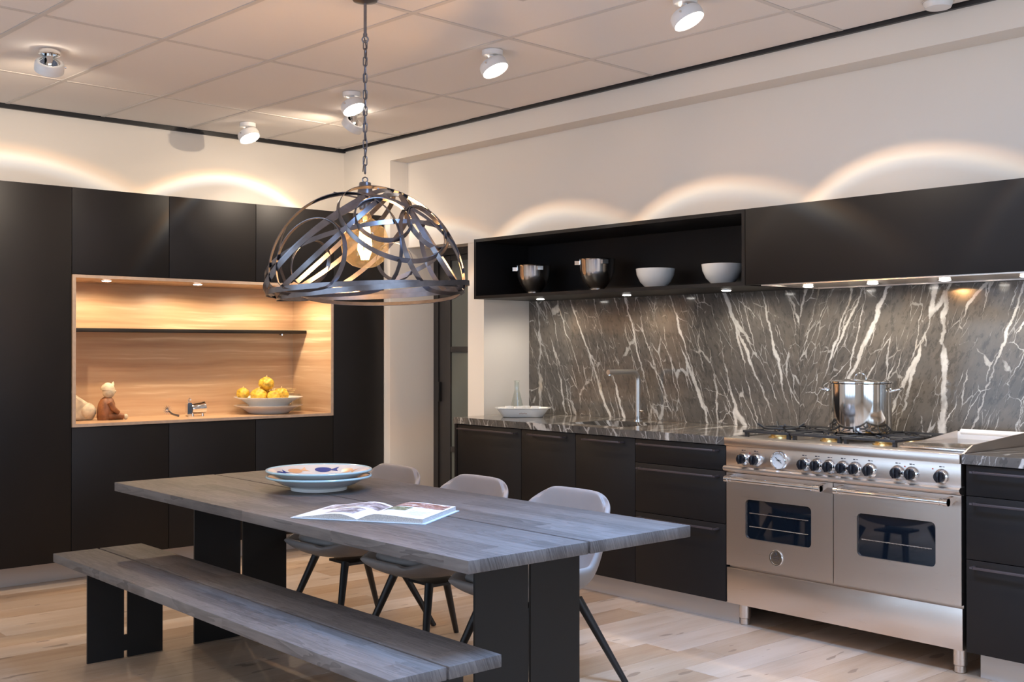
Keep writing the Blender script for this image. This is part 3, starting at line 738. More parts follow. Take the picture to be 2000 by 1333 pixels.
# hob
MB().box(.10, .66, r0 + .003, -.003, H - .046, H - .006).build('hob_top', M_steel, rg)
burn = [(.24, -.16), (.50, -.16), (.24, -.44), (.50, -.44), (.24, -.72), (.50, -.72)]
for i, (x, y) in enumerate(burn):
    rr = .05 if i == 0 else .036
    bn = MB().lathe([(rr + .012, 0), (rr + .010, .006), (rr, .008), (rr, .016)], (x, y, H - .006), n=28).build('burner', M_brass, rg)
    MB().lathe([(rr + .002, .016), (rr + .003, .022), (rr * .6, .025), (0, .025)], (x, y, H - .006), n=28).build('burner_cap', M_iron, bn)
GZ = H + .030
def grate(y0, y1):
    gb = MB()
    for xx in (.115, .37, .635): gb.box(xx - .006, xx + .006, y0, y1, GZ - .012, GZ, .002)
    for yy in (y0 + .006, y1 - .006): gb.box(.115, .635, yy - .006, yy + .006, GZ - .012, GZ, .002)
    yc = (y0 + y1) / 2
    for xc in (.24, .50):
        for a in range(0, 360, 45):
            c, s = math.cos(R(a)), math.sin(R(a)); l = .10 if a % 90 == 0 else .12
            gb.tube([(xc + c * .035, yc + s * .035, GZ - .005), (xc + c * l, yc + s * l, GZ - .005)], .005, 6)
    for xx in (.13, .62):
        for yy in (y0 + .012, y1 - .012): gb.box(xx - .008, xx + .008, yy - .008, yy + .008, H - .006, GZ - .010)
    gb.build('grate', M_iron, rg)
grate(-.295, -.025); grate(-.575, -.305); grate(-.855, -.585)
# wok ring standing on the front left burner
wk = MB(); wk.tube([(.24 + .085 * math.cos(R(a)), -.16 + .085 * math.sin(R(a)), GZ + .013) for a in range(0, 360, 12)], .006, 8, True)
for a in range(45, 405, 90):
    c, s = math.cos(R(a)), math.sin(R(a)); wk.tube([(.24 + c * .075, -.16 + s * .075, GZ + .008), (.24 + c * .115, -.16 + s * .115, GZ + .034)], .006, 6)
tag(wk.build('wok_ring', M_iron), 'black iron wok ring on the left end of the hob', 'wok ring')
# griddle at the right end
gd = MB().box(.12, .60, -1.195, -.885, H - .005, H + .014, .003).build('griddle', M_steel_v, rg)
gd['label'] = 'steel griddle plate with raised rim'
MB().prism([(.03, H - .002), (.62, H - .002), (.62, H + .058), (.56, H + .056), (.11, H + .030), (.06, H + .012)], 'y', -1.214, -1.206).build('splash_wall', M_steel, gd, False)
MB().prism([(.12, H - .002), (.62, H - .002), (.62, H + .050), (.30, H + .020), (.14, H + .018)], 'y', -.884, -.880).build('splash_wall', M_steel, gd, False)
MB().box(.62, .64, -1.214, -.88, H - .002, H + .045).tube([(.625, -1.212, H + .046), (.625, -.90, H + .046)], .013, 14).build('rear_lip', M_white_and_glint, gd)  # steel lip coloured white for the LED reflection along its bend
MB().box(.085, .115, -1.19, -.89, H + .004, H + .012, .002).build('drip_edge', M_steel_v, gd)
# pot on the hob
PX, PY, PR, PZ, PH = .40, -.505, .145, GZ + .0008, .235
pt = thing('stock_pot', (PX, PY, PZ), 'tall shiny steel stock pot with lid on the range', 'pot')
MB().lathe([(0, 0), (PR - .012, 0), (PR - .002, .006), (PR, .016), (PR, PH), (PR + .006, PH + .004), (PR - .004, PH + .005), (PR - .006, .02), (0, .012)], (PX, PY, PZ), n=64).build('pot_body', plain('polished_steel', (.70, .67, .63), .08, metal=1.0), pt)
ld = MB().lathe([(PR + .005, PH + .006), (PR + .005, PH + .012), (PR - .01, PH + .016), (.06, PH + .022), (0, PH + .024)], (PX, PY, PZ), n=56).build('lid', M_chrome, pt)
lk = [(PX - .028 * math.cos(R(a)) * .66, PY + .028 * math.cos(R(a)) * .75, PZ + PH + .022 + .030 * math.sin(R(a))) for a in range(0, 181, 15)]
MB().tube(lk, .0045, 10).build('lid_handle', M_chrome, ld)
for s in (-1, 1):
    d = Vector((.35, -.937, 0)) * s; t = Vector((-d.y, d.x, 0)); c0 = Vector((PX, PY, PZ + PH - .035)) + d * (PR - .002)
    p = [c0 - t * .045, c0 - t * .045 + d * .02 + Vector((0, 0, .006)), c0 - t * .036 + d * .042 + Vector((0, 0, .012)), c0 + d * .050 + Vector((0, 0, .015)), c0 + t * .036 + d * .042 + Vector((0, 0, .012)), c0 + t * .045 + d * .02 + Vector((0, 0, .006)), c0 + t * .045]
    MB().tube(p, .0055, 10).build('side_handle', M_chrome, pt)
# ------------------------------------------------------------------ dining table and bench
TZ = .75
def plank_furniture(name, label, cat, x0, x1, y0, y1, z, th, gap, legs, lx0, lx1, slot):
    t = thing(name, ((x0 + x1) / 2, (y0 + y1) / 2, 0), label, cat)
    xm = (x0 + x1) / 2
    MB().box(x0, xm - gap / 2, y0, y1, z - th, z, .0025).build('board', M_table, t)
    MB().box(xm + gap / 2, x1, y0, y1, z - th, z, .0025).build('board', M_table, t)
    lm = (lx0 + lx1) / 2
    for ly in legs:
        a, b_ = .0005, z - th - .001
        m = MB().box(lx0, lm - slot / 2, ly - .005, ly + .005, a, b_).box(lm + slot / 2, lx1, ly - .005, ly + .005, a, b_)
        m.box(lm - slot / 2, lm + slot / 2, ly - .005, ly + .005, .03, .10).box(lm - slot / 2, lm + slot / 2, ly - .005, ly + .005, b_ - .02, b_)
        m.box(lx0, lx1, ly - .05, ly + .05, b_ - .005, b_ - .0005)
        m.build('leg_plate', M_legplate, t, False)
    return t
plank_furniture('dining_table', 'long smoked-oak dining table of two boards on black plate legs', 'table', -2.420, -1.425, -.965, 1.600, TZ, .040, .009, (-.64, 1.39), -2.13, -1.65, .013)
plank_furniture('bench', 'long smoked-oak bench of two boards in front of the table', 'bench', -2.702, -2.298, -.972, 1.582, .46, .038, .009, (-.77, 1.387), -2.626, -2.285, .016)

# ------------------------------------------------------------------ chairs
def make_chair():
    t = thing('shell_chair', (0, 0, 0), 'x', 'chair', 'taupe shell chairs along the table')
    spine = [(-.318, .450), (-.312, .418), (-.245, .376), (-.10, .358), (.05, .356), (.15, .372), (.208, .44), (.236, .53), (.252, .62), (.264, .69), (.272, .748), (.275, .776)]
    wid =   [.130, .180, .220, .242, .252, .255, .258, .260, .258, .250, .232, .185]
    lift =  [.004, .020, .085, .125, .140, .140, .125, .105, .085, .065, .045, .030]
    n = 14; vs = []; fs = []
    for k, ((x, z), wv, lf) in enumerate(zip(spine, wid, lift)):
        a = spine[max(k - 1, 0)]; b_ = spine[min(k + 1, len(spine) - 1)]
        tx, tz = b_[0] - a[0], b_[1] - a[1]; ln = math.hypot(tx, tz); nx, nz = -tz / ln, tx / ln
        for i in range(n + 1):
            q = -1 + 2 * i / n; o = lf * abs(q) ** 2.6
            drop = .03 * abs(q) ** 4 * (1 if k > 9 else 0)
            vs.append((x + nx * o, wv * math.sin(q * 1.35) / math.sin(1.35), z + nz * o - drop))
    for k in range(len(spine) - 1):
        for i in range(n): fs.append((k * (n + 1) + i, k * (n + 1) + i + 1, (k + 1) * (n + 1) + i + 1, (k + 1) * (n + 1) + i))
    s = MB().add(vs, fs).build('shell', M_leather, t)
    for p in s.data.polygons: p.use_smooth = True
    mo = s.modifiers.new('thick', 'SOLIDIFY'); mo.thickness = .026; mo.offset = -1
    mo = s.modifiers.new('round', 'SUBSURF'); mo.levels = 2; mo.render_levels = 2
    # seat cushion
    bm = bmesh.new(); bmesh.ops.create_uvsphere(bm, u_segments=28, v_segments=12, radius=1)
    for v in bm.verts:
        x, y, z = v.co; p = .55
        f = lambda c: math.copysign(abs(c) ** p, c)
        r = math.hypot(x, y); k = 1 if r < 1e-6 else max(abs(x), abs(y)) / r
        v.co = (-.065 + .205 * x * (1 + .12 * (1 - k) * 3), .195 * y * (1 + .12 * (1 - k) * 3), .446 + .042 * f(z))
    MB().bm(bm).build('seat_cushion', M_leather, t, angle=80)
    MB().box(-.09, .09, -.09, .09, .322, .334).build('seat_frame', M_leg, t, False)
    for sx, sy, fx in ((-1, -1, -.255), (-1, 1, -.255), (1, -1, .305), (1, 1, .305)):
        MB().cyl((sx * .140, sy * .130, .350), (fx, sy * .240, .0005), .0195, .0125, 16).build('leg', M_leg, t)
    for sy in (-1, 1):
        pts = []
        for k in range(2, 11):
            pts.append((spine[k][0] + .012, sy * wid[k] * .62, spine[k][1] - .02 * (1 if k < 6 else 0)))
    return t
ch = make_chair()
ch['label'] = 'taupe leather shell chair at the table, nearest to the range'
ch.location = (-1.392, -.105, 0)
for y, lb in ((.520, 'taupe leather shell chair at the table, middle of three'), (1.175, 'taupe leather shell chair at the table, farthest, beside the stacked plates')):
    c = copy_tree(ch); c.location = (-1.392, y, 0); c['label'] = lb

# ------------------------------------------------------------------ plates on the table
PC = Vector((-1.862, .745, 0)); 
def plate(z, zr, label, rim_r=.226):
    t = thing('deep_plate', (PC.x, PC.y, z), label, 'plate', 'stacked painted plates')
    h = zr - z
    pr = [(.0, .010), (.112, .010), (.116, 0), (.121, .001), (.122, .014), (.160, h * .45), (.200, h * .80), (rim_r - .004, h - .004), (rim_r - .004, h), (.196, h * .86), (.150, h * .58), (.110, .022), (0, .018)]
    MB().lathe(pr, (PC.x, PC.y, z), n=64).build('plate_body', M_white, t)
    rp = [(PC.x + (rim_r - .002) * math.cos(R(a)), PC.y + (rim_r - .002) * math.sin(R(a)), zr - .001) for a in range(0, 360, 6)]
    MB().tube(rp, .0048, 8, True).build('rim', M_rim, t)
    return t, h
plate(TZ + .0008, TZ + .062, 'lower of two stacked white plates with pale blue rim')
tp_, hh = plate(TZ + .0265, TZ + .0885, 'upper white plate painted with blue and orange fish')
def inner_z(r):   # inside of the upper plate
    pts = [(0, .018), (.110, .022), (.150, hh * .58), (.196, hh * .86), (.222, hh)]
    for (a, za), (b_, zb) in zip(pts, pts[1:]):
        if r <= b_: return za + (zb - za) * (r - a) / (b_ - a)
    return hh
def fish(az, rad, L_, W_, m_, flip=1):
    """flat painted fish lying on the inside of the plate"""
    out = []
    for i in range(17):
        u = -1 + 2 * i / 16; out.append((u * .62 + .18, math.sqrt(max(0, 1 - u * u)) * .42))
    top = out; prof = [(a * flip, b_) for a, b_ in top] + [(a * flip, -b_) for a, b_ in reversed(top)]
    tail = [(-.36 * flip, .06), (-.95 * flip, .42), (-.80 * flip, 0), (-.95 * flip, -.42), (-.36 * flip, -.06)]
    mb = MB()
    ct, st = math.cos(az), math.sin(az); c = Vector((rad * ct, rad * st))
    tg = Vector((-st, ct)); rd = Vector((ct, st))
    for loop in (prof, tail):
        # fan with centre, subdivided for curvature
        cx = sum(p[0] for p in loop) / len(loop); cy = sum(p[1] for p in loop) / len(loop)
        vs = []; fs = []; n = len(loop)
        for s in (0, .35, .7, 1):
            for a, b_ in loop:
                q = c + tg * ((cx + (a - cx) * s) * L_) + rd * ((cy + (b_ - cy) * s) * W_)
                vs.append((PC.x + q.x, PC.y + q.y, TZ + .0265 + inner_z(q.length) + .0012))
        for k in range(3):
            for i in range(n): fs.append((k * n + i, k * n + (i + 1) % n, (k + 1) * n + (i + 1) % n, (k + 1) * n + i))
        mb.add(vs, fs)
    o = mb.build('fish_motif', m_, tp_)
vd = math.atan2(.85, .527)   # away from the camera
fish(vd - .18, .165, .062, .052, M_blue, 1)
fish(vd + .62, .165, .058, .052, M_orange, 1)
fish(vd + 1.25, .165, .05, .05, M_blue, 1)
fish(vd - .88, .168, .05, .05, M_orange, 1)
fish(vd - 1.7, .165, .055, .05, M_blue, 1)
fish(vd + 2.4, .165, .055, .05, M_orange, 1)

# ------------------------------------------------------------------ open book
A0 = Vector((-2.383, .098, TZ)); BU = Vector((.269, -.444, 0)).normalized(); BV = Vector((-BU.y, BU.x, 0))
BW, BD = .262, .345
bk = thing('open_book', A0 + BU * BW + BV * (BD / 2), 'open hardback book with colour photographs lying on the table', 'book')
def bp(u, v, z): return A0 + BU * u + BV * v + Vector((0, 0, z))
def pz(s, top):      # page height over its own width, s = 0 at spine, 1 at outer edge
    pk = .30; lo = .007; end = .0052 if top < .024 else .019
    if s < pk: return lo + (top - lo) * math.sin(s / pk * math.pi / 2)
    q = (s - pk) / (1 - pk); q = q * q * (3 - 2 * q)
    return top + (end - top) * q
m = MB()
for u0, u1 in ((0, BW - .006), (BW + .006, 2 * BW)):
    vs = [bp(u, v, z) for u in (u0, u1) for v in (0, BD) for z in (.0008, .0035)]
    m.add(vs, [(0, 1, 3, 2), (4, 5, 7, 6), (0, 1, 5, 4), (2, 3, 7, 6), (0, 2, 6, 4), (1, 3, 7, 5)])
vs = [bp(u, v, z) for u in (BW - .008, BW + .008) for v in (0, BD) for z in (.0008, .0030)]
m.add(vs, [(0, 1, 3, 2), (4, 5, 7, 6), (0, 1, 5, 4), (2, 3, 7, 6), (0, 2, 6, 4), (1, 3, 7, 5)])
m.build('cover', M_cover, bk, False)
def surf(side, s, top): 
    return BW + side * (.002 + s * (BW - .014)), pz(s, top)
for side, top in ((-1, .0235), (1, .029)):
    n = 18; vs = []; fs = []
    for k in range(n + 1):
        u, z = surf(side, k / n, top)
        for v, zz in ((.006, .0036), (.006, z), (BD - .006, z), (BD - .006, .0036)): vs.append(bp(u, v, zz))
    for k in range(n):
        for a, b_ in ((0, 1), (2, 3)): fs.append((4 * k + a, 4 * k + b_, 4 * k + 4 + b_, 4 * k + 4 + a))
    fs.append((4 * n, 4 * n + 1, 4 * n + 2, 4 * n + 3)); fs.append((0, 1, 2, 3))
    MB().add(vs, fs).build('page_block', M_pageedge, bk)
    def patch(s0, s1, v0, v1, dz, mt, name):
        vs = []; fs = []
        for k in range(13):
            u, z = surf(side, s0 + (s1 - s0) * k / 12, top); vs += [bp(u, v0, z + dz), bp(u, v1, z + dz)]
        for k in range(12): fs.append((2 * k, 2 * k + 1, 2 * k + 3, 2 * k + 2))
        return MB().add(vs, fs).build(name, mt, bk)
    patch(0, 1, .006, BD - .006, .0004, M_paper, 'page')
    if side < 0:
        patch(.02, .95, .20, BD - .03, .0010, M_ph1, 'photo'); patch(.15, .60, .05, .17, .0010, M_ph1, 'photo')
    else:
        patch(.06, .96, .225, BD - .02, .0010, M_ph2, 'photo'); patch(.10, .52, .13, .21, .0010, M_ph3, 'photo')
        for i in range(5): patch(.60, .92 - .05 * (i % 2), .07 + i * .018, .073 + i * .018, .0010, M_ink, 'text_line')

# ------------------------------------------------------------------ things in the wooden niche
NY = 3.40
def blob(mb, c, r, sub=3, jit=0.0, seed=0):
    bm = bmesh.new(); bmesh.ops.create_icosphere(bm, subdivisions=sub, radius=1); rn = random.Random(seed)
    ph = [rn.uniform(0, 6) for _ in range(6)]
    for v in bm.verts:
        x, y, z = v.co
        k = 1 + jit * (math.sin(5 * x + ph[0]) * math.sin(6 * y + ph[1]) + .6 * math.sin(9 * z + ph[2]) * math.sin(8 * x + ph[3]) + .4 * math.sin(13 * y + ph[4]) * math.sin(12 * z + ph[5]))
        v.co = (c[0] + x * r[0] * k, c[1] + y * r[1] * k, c[2] + z * r[2] * k)
    return mb.bm(bm)
# crouching pale stone figure at the left edge
NS = 3.475
st = thing('stone_figure', (-1.88, NS, FZ), 'cream stone crouching figure at the left edge of the niche', 'sculpture')
mb = MB()
mb.prism([(-1.995, FZ), (-1.800, FZ), (-1.785, FZ + .05), (-1.800, FZ + .085), (-1.86, FZ + .125), (-1.92, FZ + .165), (-1.955, FZ + .172), (-1.995, FZ + .14), (-2.005, FZ + .06)], 'y', NS - .045, NS + .05)
o = mb.build('torso', M_stone, st)
mo = o.modifiers.new('bevel', 'BEVEL'); mo.width = .022; mo.segments = 3
o = blob(MB(), (-1.835, NS - .025, FZ + .055), (.052, .045, .052), 3, .05, 3).build('knee', M_stone, st)
# seated figure in a brown robe
fg = thing('seated_figurine', (-1.72, NY, FZ), 'seated figurine with brown robe and pale head, in the niche', 'sculpture')
bm = bmesh.new()
prof = [(.050, 0), (.058, .02), (.060, .06), (.055, .10), (.042, .128), (.022, .142)]
MB()
mb = MB(); nseg = 24; vs = []; fs = []
for k, (r, z) in enumerate(prof):
    for i in range(nseg):
        a = 2 * math.pi * i / nseg; vs.append((-1.745 + r * math.cos(a) * .92 + z * .08, NY + r * math.sin(a) * .8, FZ + z))
for k in range(len(prof) - 1):
    for i in range(nseg): fs.append((k * nseg + i, k * nseg + (i + 1) % nseg, (k + 1) * nseg + (i + 1) % nseg, (k + 1) * nseg + i))
fs += [tuple(range(nseg)), tuple(range((len(prof) - 1) * nseg, len(prof) * nseg))]
mb.add(vs, fs)
mb.tube([(-1.735, NY - .045, FZ + .11), (-1.715, NY - .052, FZ + .07), (-1.68, NY - .045, FZ + .045)], [.018, .017, .013], 12)
mb.tube([(-1.74, NY - .025, FZ + .024), (-1.69, NY - .03, FZ + .026), (-1.645, NY - .03, FZ + .02)], [.024, .024, .019], 12)
mb.tube([(-1.74, NY + .025, FZ + .024), (-1.69, NY + .03, FZ + .026), (-1.650, NY + .03, FZ + .02)], [.024, .024, .019], 12)
mb.build('robe', M_robe, fg)
blob(MB(), (-1.726, NY - .004, FZ + .178), (.038, .036, .046), 3, .02, 5).build('head', M_stone, fg)
hd_ = fg.children[-1]
MB().cyl((-1.728, NY, FZ + .13), (-1.726, NY, FZ + .16), .02, .018, 14).build('neck', M_stone, fg)
blob(MB(), (-1.687, NY - .006, FZ + .176), (.009, .007, .009), 2).build('nose', M_stone, hd_)
MB().lathe([(.040, .0), (.041, .012), (.034, .030), (.012, .045), (0, .047)], (-1.730, NY, FZ + .184), n=24).cyl((-1.70, NY, FZ + .215), (-1.694, NY, FZ + .236), .012, .003, 10).build('cap', M_stone, hd_)
blob(MB(), (-1.628, NY - .03, FZ + .018), (.016, .014, .017), 2).build('foot', M_stone, fg)
# little spiky ornament
sp_ = thing('spiky_ornament', (-1.31, NY, FZ), 'small metal ornament with a spiky sun head, in the niche', 'ornament')
mb = MB()
c = Vector((-1.345, NY, FZ + .048))
for i in range(14):
    a = 2 * math.pi * i / 14; d = Vector((math.cos(a), -.2, math.sin(a))); mb.tube([c + d * .008, c + d * .030], [.0022, .0006], 6)
mb.build('spikes', M_darkmetal, sp_); blob(MB(), c, (.010, .010, .010), 2).build('core', M_chrome, sp_)
MB().tube([c, (-1.31, NY, FZ + .02), (-1.265, NY, FZ + .007)], [.004, .006, .007], 8).build('stem', M_darkmetal, sp_)
# chrome ornament: little barrel with side frame
ch_ = thing('chrome_ornament', (-1.15, NY, FZ), 'small chrome animal-like ornament in the middle of the niche', 'ornament')
MB().lathe([(.0, -.045), (.028, -.045), (.034, -.02), (.037, .02), (.041, .045), (.037, .045), (.033, .02), (.030, -.02), (0, -.04)], (-1.135, NY, FZ + .052), (1, 0, .08), 28).build('barrel', M_chrome, ch_)
MB().prism(rrect(-1.212, -1.180, FZ + .0, FZ + .09, .012), 'y', NY - .016, NY + .016).build('end_block', M_chrome, ch_)
for x in (-1.17, -1.10): MB().cyl((x, NY, FZ), (x, NY, FZ + .024), .010, .006, 14).build('foot', M_chrome, ch_)
MB().tube([(-1.196, NY, FZ + .09), (-1.20, NY, FZ + .108), (-1.19, NY, FZ + .118), (-1.182, NY, FZ + .108), (-1.19, NY, FZ + .098)], .003, 8).build('curl', M_chrome, ch_)
# two stacked plates, fruit
BC = Vector((-.625, 3.385, FZ))
def nplate(z, label, foot=0.0):
    pr = [(0, .006), (.118, .006), (.121, -foot), (.126, -foot), (.134, .002), (.150, .016), (.19, .040), (.228, .052), (.232, .056), (.224, .057), (.185, .046), (.14, .020), (0, .016)]
    tag(MB().lathe(pr, (BC.x, BC.y, z), n=56).build('wide_plate', M_white), label, 'plate', 'plates in the niche')
nplate(FZ + .0006, 'lower wide white plate in the wooden niche')
nplate(FZ + .056, 'upper wide white plate in the niche carrying yellow fruit', .037)
FY = FZ + .056 + .017
fr = [(-.085, -.02, .054, 'leftmost'), (.0, -.075, .046, 'front middle'), (.085, -.02, .053, 'rightmost'), (.0, .06, .05, 'rear'), (-.02, -.005, .050, 'topmost'), (-.152, .075, .042, 'far left')]
pos = {}
for i, (dx, dy, r, nm) in enumerate(fr):
    z = FY + r * .93 + (.0 if nm != 'topmost' else .082) + (.024 if nm == 'far left' else 0)
    t = thing('yellow_gourd', (BC.x + dx, BC.y + dy, z - r * .93), '%s knobbly yellow fruit heaped on the white plate' % nm, 'fruit', 'knobbly yellow fruit')
    blob(MB(), (BC.x + dx, BC.y + dy, z), (r, r, r * .93), 4, .075, i + 11).build('flesh', M_fruit, t)
    MB().cyl((BC.x + dx, BC.y + dy, z + r * .85), (BC.x + dx + .006, BC.y + dy, z + r * .85 + .014), .005, .003, 8).build('stem', M_stick, t)
# glass holder with dry reeds
gv = thing('glass_vase', (-.335, 3.40, FZ), 'clear square glass vase beside the plates in the niche', 'vase')
m = MB().frame(srect(-.385, -.305, 3.50, 3.60), rrect(-.380, -.310, 3.505, 3.595, .004), 'z', FZ + .0005, FZ + .12); m.build('walls', M_glass, gv, False)
MB().box(-.384, -.306, 3.501, 3.599, FZ + .0005, FZ + .006).build('base', M_glass, gv, False)
rn = random.Random(4)
rd_ = thing('reed_bundle', (-.40, 3.55, FZ + .121), 'bundle of dry pale reeds resting on the glass vase', 'reeds')
for i in range(9):
    x0 = -.50 + rn.uniform(-.02, .03); x1 = -.33 + rn.uniform(-.03, .02); y0 = 3.53 + rn.uniform(-.02, .04); zz = FZ + .127 + (i % 3) * .011
    MB().tube([(x0, y0, zz + rn.uniform(-.004, .012)), (x1, y0 + rn.uniform(-.03, .03), zz + rn.uniform(-.001, .012))], .004, 6).build('reed', M_stick, rd_)

# ------------------------------------------------------------------ pendant lamp
LC = Vector((-1.835, .432, 1.60))
pl = thing('pendant_lamp', (LC.x, LC.y, ZC - .0005), 'dome pendant lamp of tangled dark steel hoops over the table', 'pendant lamp')
MB().lathe([(.062, 0), (.062, -.012), (.050, -.030), (.010, -.040), (0, -.040)], (LC.x, LC.y, ZC), n=36).build('canopy', M_darkmetal, pl)
MB().cyl((LC.x, LC.y, ZC - .03), (LC.x, LC.y, 2.668), .0065, n=14).cyl((LC.x, LC.y, 2.675), (LC.x, LC.y, 2.664), .009, n=14).build('rod', M_darkmetal, pl)
def ring_pts(c, r, ax, n=24): 
    ax = Vector(ax).normalized(); a = ax.orthogonal().normalized(); b_ = ax.cross(a)
    return [c + a * (r * math.cos(2 * math.pi * i / n)) + b_ * (r * math.sin(2 * math.pi * i / n)) for i in range(n)]
MB().tube(ring_pts(Vector((LC.x, LC.y, 2.651)), .0125, (.66, .75, 0)), .003, 8, True).build('ring', M_darkmetal, pl)
lk0 = None; zc_ = 2.628; k = 0
def link_mesh():
    p = []
    for i in range(9): a = math.pi * i / 8; p.append((.0075 * math.cos(a), 0, .0125 + .0075 * math.sin(a)))
    for i in range(9): a = math.pi + math.pi * i / 8; p.append((.0075 * math.cos(a), 0, -.0125 + .0075 * math.sin(a)))
    return MB().tube(p, .0025, 8, True)
while zc_ > 2.085:
    if lk0 is None:
        lk0 = link_mesh().build('chain_link', M_darkmetal, pl)
        for v in lk0.data.vertices: v.co += pl.location
        o = lk0
    else:
        o = lk0.copy(); COL.objects.link(o); o.parent = pl
    o.location = Vector((LC.x, LC.y, zc_)) - pl.location; o.rotation_euler = (0, 0, R(-41) + (k % 2) * R(80)); zc_ -= .0345; k += 1
MB().tube([(LC.x + .008 * math.sin(i * .9), LC.y + .006 * math.cos(i * .7), 2.66 - i * .0295) for i in range(20)], .0022, 6).build('cable', M_handle, pl)
MB().tube(ring_pts(Vector((LC.x, LC.y, 2.066)), .0105, (.66, .75, 0)), .0028, 8, True).build('ring', M_darkmetal, pl)
MB().lathe([(.012, 2.056), (.024, 2.054), (.027, 2.035), (.030, 2.030), (.034, 1.985), (.024, 1.975), (.024, 1.945), (.021, 1.94)], (LC.x, LC.y, 0), n=28).build('socket', M_darkmetal, pl)
bb = MB().lathe([(.016, 1.945), (.020, 1.925), (.030, 1.905), (.060, 1.885), (.085, 1.858), (.097, 1.825), (.100, 1.795), (.094, 1.758), (.078, 1.728), (.052, 1.708), (.022, 1.699), (0, 1.698)], (LC.x, LC.y, 0), n=40).build('bulb', M_bulb, pl)
fil = MB()
for i in range(7):
    a = 2 * math.pi * i / 7; x, y = LC.x + .027 * math.cos(a), LC.y + .027 * math.sin(a)
    fil.tube([(LC.x + .014 * math.cos(a), LC.y + .014 * math.sin(a), 1.885), (x, y, 1.775), (LC.x + .012 * math.cos(a + .7), LC.y + .012 * math.sin(a + .7), 1.735)], .005, 6)
fil.build('filament', M_fil, bb)
MB().cyl((LC.x, LC.y, 1.945), (LC.x, LC.y, 1.87), .006, .004, 10).build('stem', M_glass, bb)
bulb('bulb_light', pl, Vector((LC.x, LC.y, 1.81)) - pl.location, 36, (1, .58, .26), .03)
RA, RZU, RZL = .415, .435, .05
def dome_f(p):
    c = RZU if p.z > 0 else RZL
    return (p.x * p.x + p.y * p.y) / RA ** 2 + (p.z / c) ** 2 - 1
def hoop(P, name='hoop', wdt=.0195, th=.0028, mixn=.72, n=96, scale=1.0):
    P = [Vector(p) for p in P]; c = sum(P, Vector()) / len(P)
    nn = Vector()
    for i in range(len(P)): nn += (P[i] - c).cross(P[(i + 1) % len(P)] - c)
    nn.normalize(); a = nn.orthogonal().normalized(); b_ = nn.cross(a)
    if dome_f(c) > 0: c = c * .9
    pts = []
    for i in range(n):
        t = 2 * math.pi * i / n; d = a * math.cos(t) + b_ * math.sin(t); lo, hi = 0, 1.2
        for _ in range(40):
            md = (lo + hi) / 2
            if dome_f(c + d * md) < 0: lo = md
            else: hi = md
        pts.append((c + d * lo) * scale)
    for _ in range(3): pts = [(pts[i - 1] + pts[i] * 2 + pts[(i + 1) % n]) / 4 for i in range(n)]
    vs = []; fs = []
    for i in range(n):
        p = pts[i]; t = (pts[(i + 1) % n] - pts[i - 1]).normalized()
        cz = RZU if p.z > 0 else .25
        nd = Vector((p.x / RA ** 2, p.y / RA ** 2, p.z / cz ** 2)).normalized()
        lat = t.cross(nd).normalized()
        if lat.dot(nn) < 0: lat = -lat
        wd = (nn * mixn + lat * (1 - mixn)); wd -= t * wd.dot(t); wd.normalize(); nv = t.cross(wd).normalized()
        for s, q in ((-1, -1), (1, -1), (1, 1), (-1, 1)): vs.append(LC + p + wd * (s * wdt / 2) + nv * (q * th / 2))
    for i in range(n):
        j = (i + 1) % n
        for s in range(4): q = (s + 1) % 4; fs.append((4 * i + s, 4 * i + q, 4 * j + q, 4 * j + s))
    return MB().add(vs, fs).build(name, M_darkmetal, pl)
hoops = [
 [(-.239, -.155, .316), (.083, -.125, .401), (.184, -.303, .227), (-.058, -.398, .108)],
 [(-.176, -.238, .304), (-.046, -.223, .363), (-.025, -.298, .302), (-.157, -.35, .165)],
 [(-.061, -.213, .368), (-.308, -.222, .173), (-.406, -.082, .027)],
 [(-.061, -.379, .164), (.200, -.202, .310), (.300, -.262, .12), (.062, -.391, -.015)],
 [(-.401, .086, .067), (-.326, .091, .251), (-.198, -.03, .381)],
 [(-.079, -.173, .387), (-.248, -.177, .295), (-.378, -.078, .161)],
 [(-.255, -.189, .28), (-.345, -.129, .201), (-.408, .013, .077)],
 [(-.107, .36, .186), (-.01, .345, .242), (.055, .38, .165), (-.03, .40, .07)],
 [(-.292, -.196, .231), (-.258, -.28, .172), (-.333, -.245, .031), (-.393, -.07, -.013)],
 [(.267, .313, .049), (.373, .144, .115), (.377, -.03, .178)],
 [(.332, .013, .26), (.378, -.012, .179), (.394, -.124, .041)],
 [(.338, .062, .243), (.393, .075, .117), (.414, -.008, .021)],
 [(.011, -.257, .341), (.131, -.301, .266), (.31, -.262, .081)],
 [(.246, .30, .154), (.321, .243, .104), (.37, .14, .13), (.29, .20, .24)],
 [(.176, -.32, .206), (-.016, -.34, .248), (.142, -.255, .309)],
]
for P in hoops: hoop(P)
hoop([(-.41, 0, -.005), (0, -.41, .02), (.41, 0, .012), (0, .41, -.012)], wdt=.021, mixn=.9)
hoop([(-.40, -.10, -.035), (.1, -.40, .03), (.41, .05, .025), (-.1, .41, -.012)], wdt=.021, mixn=.9, scale=1.05)
for a in (20, 140, 260):
    MB().tube([(LC.x + .025 * math.cos(R(a)), LC.y + .025 * math.sin(R(a)), 1.99), (LC.x + .13 * math.cos(R(a)), LC.y + .13 * math.sin(R(a)), 1.60 + RZU * math.sqrt(1 - (.13 / RA) ** 2))], .004, 8).build('arm', M_darkmetal, pl)

